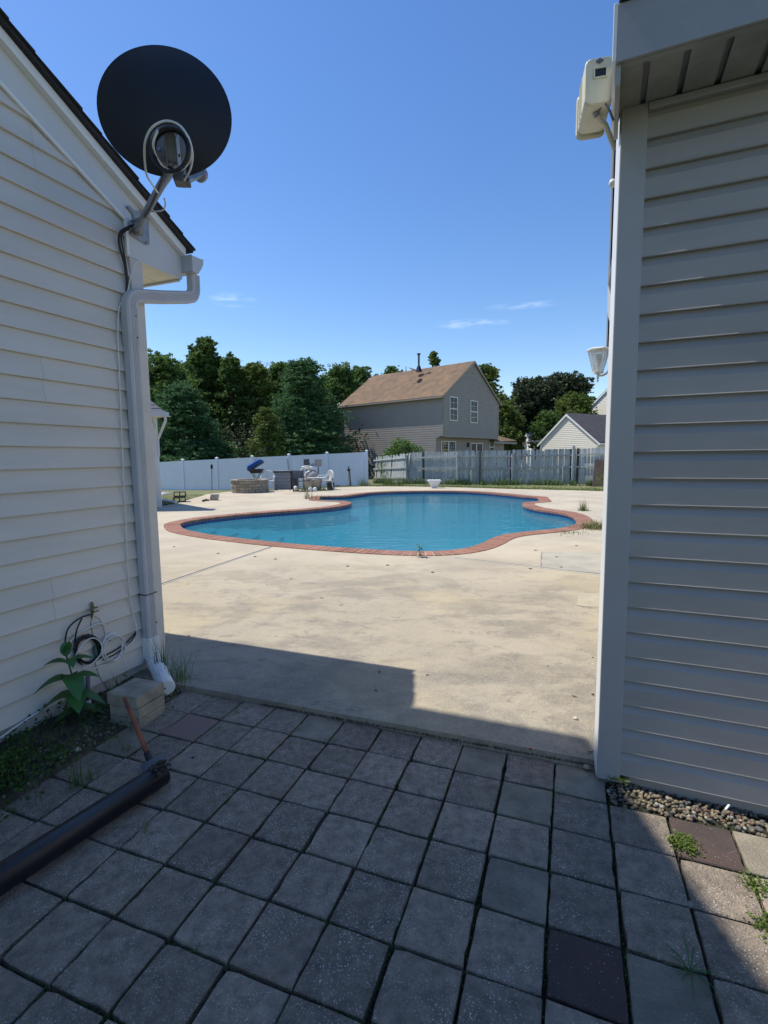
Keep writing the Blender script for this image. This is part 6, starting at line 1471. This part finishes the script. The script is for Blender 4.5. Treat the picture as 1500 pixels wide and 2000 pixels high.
# ------------------------------------------------------------------ trees
def tree(name, label, x, D, ytop, rpx, m_, n, size, seed, shape='round', base=.18, cat='tree', group='trees behind the fences', clumps=46, trunk_r=.22, gap=1.0, squash=1.0):
    clumps = int(clumps * 1.7); n = int(n * 2.3); size = size * .8; base = base * .35
    rgx = np.random.default_rng(seed); top = PY(x, ytop, D); cx = top[0]; Ht = top[2]; R = rpx * D / FPX
    o = V(cx, D, -.3); t = thing(name, o, label, cat, group)
    R = R * 1.08; cen = []; rad_ = []
    while len(cen) < clumps:
        f = rgx.uniform(0, 1) ** (.8 if shape != 'cone' else 1.25)
        if shape == 'round': w_ = R * math.sqrt(max(.02, 1 - (2 * f - 1) ** 2)) * (1.06 if f < .5 else 1)
        elif shape == 'tall': w_ = R * (math.sin(math.pi * min(1, f * .95 + .05)) ** .55) * (1 - .35 * f)
        else: w_ = R * (1.02 - f) ** .72
        a = rgx.uniform(0, 2 * math.pi); r_ = w_ * math.sqrt(rgx.uniform(.12, 1))
        z = Ht * (base + (1 - base) * f); cr_ = (R * rgx.uniform(.20, .36)) * (1 - .30 * f if shape != 'round' else 1) * gap
        z = min(z, Ht - cr_ * .6); cen.append((cx + r_ * math.cos(a), D + r_ * math.sin(a) * squash, z)); rad_.append(cr_)
    for _ in range(45 if shape != 'cone' else 30):
        k_ = rgx.integers(len(cen)); v_ = rgx.normal(size=3); v_ /= np.linalg.norm(v_); v_[2] = abs(v_[2]) * 1.1 if rgx.uniform() < .7 else v_[2]
        p_ = np.array(cen[k_]) + v_ * rad_[k_] * rgx.uniform(1.0, 1.5); cen.append(tuple(p_)); rad_.append(R * rgx.uniform(.05, .10))
    cen = np.array(cen); rad_ = np.array(rad_)
    pr = rad_ ** 2; ids = rgx.choice(len(cen), n, p=pr / pr.sum())
    d = rgx.normal(size=(n, 3)); d /= np.linalg.norm(d, axis=1)[:, None]
    rr_ = rad_[ids][:, None] * rgx.uniform(.35, 1.12, (n, 1)) ** .7
    flatz = .45 if shape == 'cone' else .8
    # lumpy outline: sub-clusters inside each clump
    sub = rgx.normal(size=(len(cen), 34, 3)); sub /= np.linalg.norm(sub, axis=2)[:, :, None]; sub *= rgx.uniform(.4, 1.5, (len(cen), 34, 1)); sub[:, :, 2] = np.where(sub[:, :, 2] > 0, sub[:, :, 2] * 1.15, sub[:, :, 2])
    sidx = rgx.integers(0, 34, n); sc_ = sub[ids, sidx] * rad_[ids][:, None]
    pts = cen[ids] + (sc_ + d * rr_ * rgx.uniform(.1, .36, (n, 1))) * (1.2, 1.2, flatz)
    ct = rgx.uniform(0, 1, len(cen)); tint = ct[ids] * .75 + .25 * rgx.uniform(0, 1, n)
    leaf_cloud('crown', pts, size, M[m_], seed, .15, t, tint=tint * .85)
    lean = V(rgx.normal(0, .2), rgx.normal(0, .2), 0)
    trk = catmull([o, o + V(0, 0, Ht * .3) + lean * .4, V(cx, D, 0) + lean + UP * Ht * .62, V(cx, D, 0) + lean * .6 + UP * Ht * .9], .6)
    tb = MB(); tb.tube(trk, list(np.linspace(trunk_r, .03, len(trk))), 8); tb.build('trunk', M['bark'], t, True)
    lb = MB(); order_ = rgx.permutation(len(cen))[:22]
    for k in order_:
        zb_ = min(cen[k][2] * .72, Ht * .8); i_ = int(np.clip(zb_ / Ht / .9 * len(trk), 0, len(trk) - 1)); s_ = trk[i_]; e_ = cen[k]; mid_ = (s_ + e_) / 2 + V(rgx.normal(0, .15), rgx.normal(0, .15), rgx.uniform(-.1, .3))
        lb.tube([s_, mid_, e_], [trunk_r * .32, trunk_r * .2, .02], 5)
    lb.build('limb', M['bark'], t)
    return t
T = tree
T('broadleaf_tree', 'rounded broadleaf tree at the far left edge above the wing roof', 315, 46, 702, 58, 'lf_mid', 26000, .30, 1, 'round', .10)
T('broadleaf_tree', 'tallest broadleaf tree, its loose top rising highest at the left', 398, 50, 664, 50, 'lf_mid', 24000, .32, 2, 'tall', .25, gap=.8, clumps=60)
T('broadleaf_tree', 'uneven broadleaf tree just right of the tallest crown', 452, 48, 701, 40, 'lf_mid', 20000, .30, 3, 'tall', .12, gap=.85, clumps=54)
T('broadleaf_tree', 'dark leafy tree right behind the bare twigs', 500, 49, 715, 44, 'lf_light', 20000, .30, 4, 'tall', .10, clumps=50)
T('broadleaf_tree', 'leafy tree between the bare twigs and the big pine', 548, 52, 712, 40, 'lf_mid', 17000, .32, 5, 'tall', .2, gap=.9)
T('pine_tree', 'broad dark pine spreading low boughs at the far left', 352, 37, 752, 88, 'lf_pine', 42000, .17, 6, 'cone', .10, clumps=80, gap=.75, cat='pine tree')
T('pine_tree', 'big blue-green pine in the middle of the tree line', 594, 39, 704, 92, 'lf_pine', 62000, .17, 7, 'cone', .10, clumps=105, gap=.75, cat='pine tree')
T('young_tree', 'yellow-green young tree low in front of the big pine', 520, 34, 800, 34, 'lf_light', 9000, .18, 8, 'tall', .08, clumps=30)
T('broadleaf_tree', 'leafy tree between the big pine and the taupe house', 660, 56, 722, 46, 'lf_mid', 17000, .34, 9, 'round', .1)
T('broadleaf_tree', 'leafy treetop showing above the left end of the brown roof', 705, 60, 722, 34, 'lf_mid', 10000, .36, 10, 'round', .2)
T('broadleaf_tree', 'small green treetop poking above the ridge behind the vent pipe', 847, 66, 689, 20, 'lf_light', 6000, .38, 11, 'tall', .4)
T('broadleaf_tree', 'second treetop just peeping over the brown ridge', 765, 64, 716, 20, 'lf_mid', 5000, .38, 12, 'round', .5)
T('broadleaf_tree', 'light green tree against the right side of the taupe house', 948, 54, 716, 46, 'lf_light', 20000, .30, 13, 'tall', .08)
T('broadleaf_tree', 'yellow-green lower tree at the right foot of the taupe house', 985, 50, 790, 32, 'lf_light', 12000, .26, 14, 'round', .06)
T('broadleaf_tree', 'left half of the dark maple pair behind the cream houses', 1042, 62, 748, 52, 'lf_dark', 30000, .36, 15, 'round', .12, clumps=60)
T('broadleaf_tree', 'right and taller dark maple behind the cream houses', 1105, 64, 738, 46, 'lf_dark', 28000, .36, 16, 'round', .2, clumps=56)
T('broadleaf_tree', 'small bright green tree before the dark maples at the right', 1122, 55, 770, 34, 'lf_light', 12000, .26, 17, 'round', .3)
T('broadleaf_tree', 'low green tree under the dark maples by the white house', 1068, 53, 808, 26, 'lf_mid', 8000, .26, 18, 'round', .1)
T('broadleaf_tree', 'dense leafy tree filling the gap behind the far left pine', 375, 54, 722, 60, 'lf_mid', 16000, .34, 31, 'round', .1)
T('broadleaf_tree', 'dense leafy tree filling in behind the young yellow-green tree', 480, 56, 722, 62, 'lf_mid', 20000, .34, 32, 'round', .1)
T('broadleaf_tree', 'leafy tree standing behind the left shoulder of the big pine', 560, 58, 718, 60, 'lf_light', 17000, .34, 33, 'round', .1)
# bare twigs of a dead crown
for s_, (x, y0, y1, D) in enumerate(((512, 740, 702, 55), (545, 742, 697, 55.5))):
    t = thing('dead_tree', PY(x, 900, D) * V(1, 1, 0), ('left bare twiggy dead treetop sticking out of the tree line', 'right bare twiggy dead treetop sticking out of the tree line')[s_], 'tree')
    o = PY(x, 900, D); b0 = PY(x, y0, D); rgx = np.random.default_rng(70 + s_)
    MB().tube([o * V(1, 1, 0), b0], [.12, .06], 6).build('trunk', M['bark'], t, True)
    tw = MB()
    def grow(p, d, L, r_, n):
        q_ = p + d * L; tw.tube([p, (p + q_) / 2 + rgx.normal(size=3) * L * .05, q_], [r_, r_ * .8, r_ * .55], 4, False)
        if n: 
            for _ in range(3): dd_ = d + rgx.normal(size=3) * .38; dd_[2] = abs(dd_[2]); grow(q_, dd_ / np.linalg.norm(dd_), L * .72, r_ * .58, n - 1)
    for k in range(5):
        d = V(rgx.normal(0, .45), rgx.normal(0, .3), 1); grow(b0, d / np.linalg.norm(d), .75, .035, 3)
    tw.build('twigs', M['bark'], t)
# understorey mass at the foot of the trees and far wood
rgx = np.random.default_rng(90); n = 30000; xs_ = rgx.uniform(-26, -1, n); C_ = np.stack([xs_, 43 + rgx.normal(0, 1.6, n), np.abs(rgx.normal(0, 1, n)) * 1.7 + .0 * xs_], 1)
leaf_cloud('undergrowth', C_, .30, M['lf_dark'], 91, .1, kind='stuff')
n = 60000; xs_ = rgx.uniform(-90, 70, n); hh = 6.2 + 1.6 * np.sin(xs_ * .21) + 1.2 * np.sin(xs_ * .57 + 1) + .8 * np.sin(xs_ * 1.3)
C_ = np.stack([xs_, 74 + rgx.normal(0, 2.0, n), rgx.uniform(0, 1, n) ** .8 * hh], 1)
leaf_cloud('far_wood', C_, .75, M['lf_dark'], 92, .1, kind='stuff')
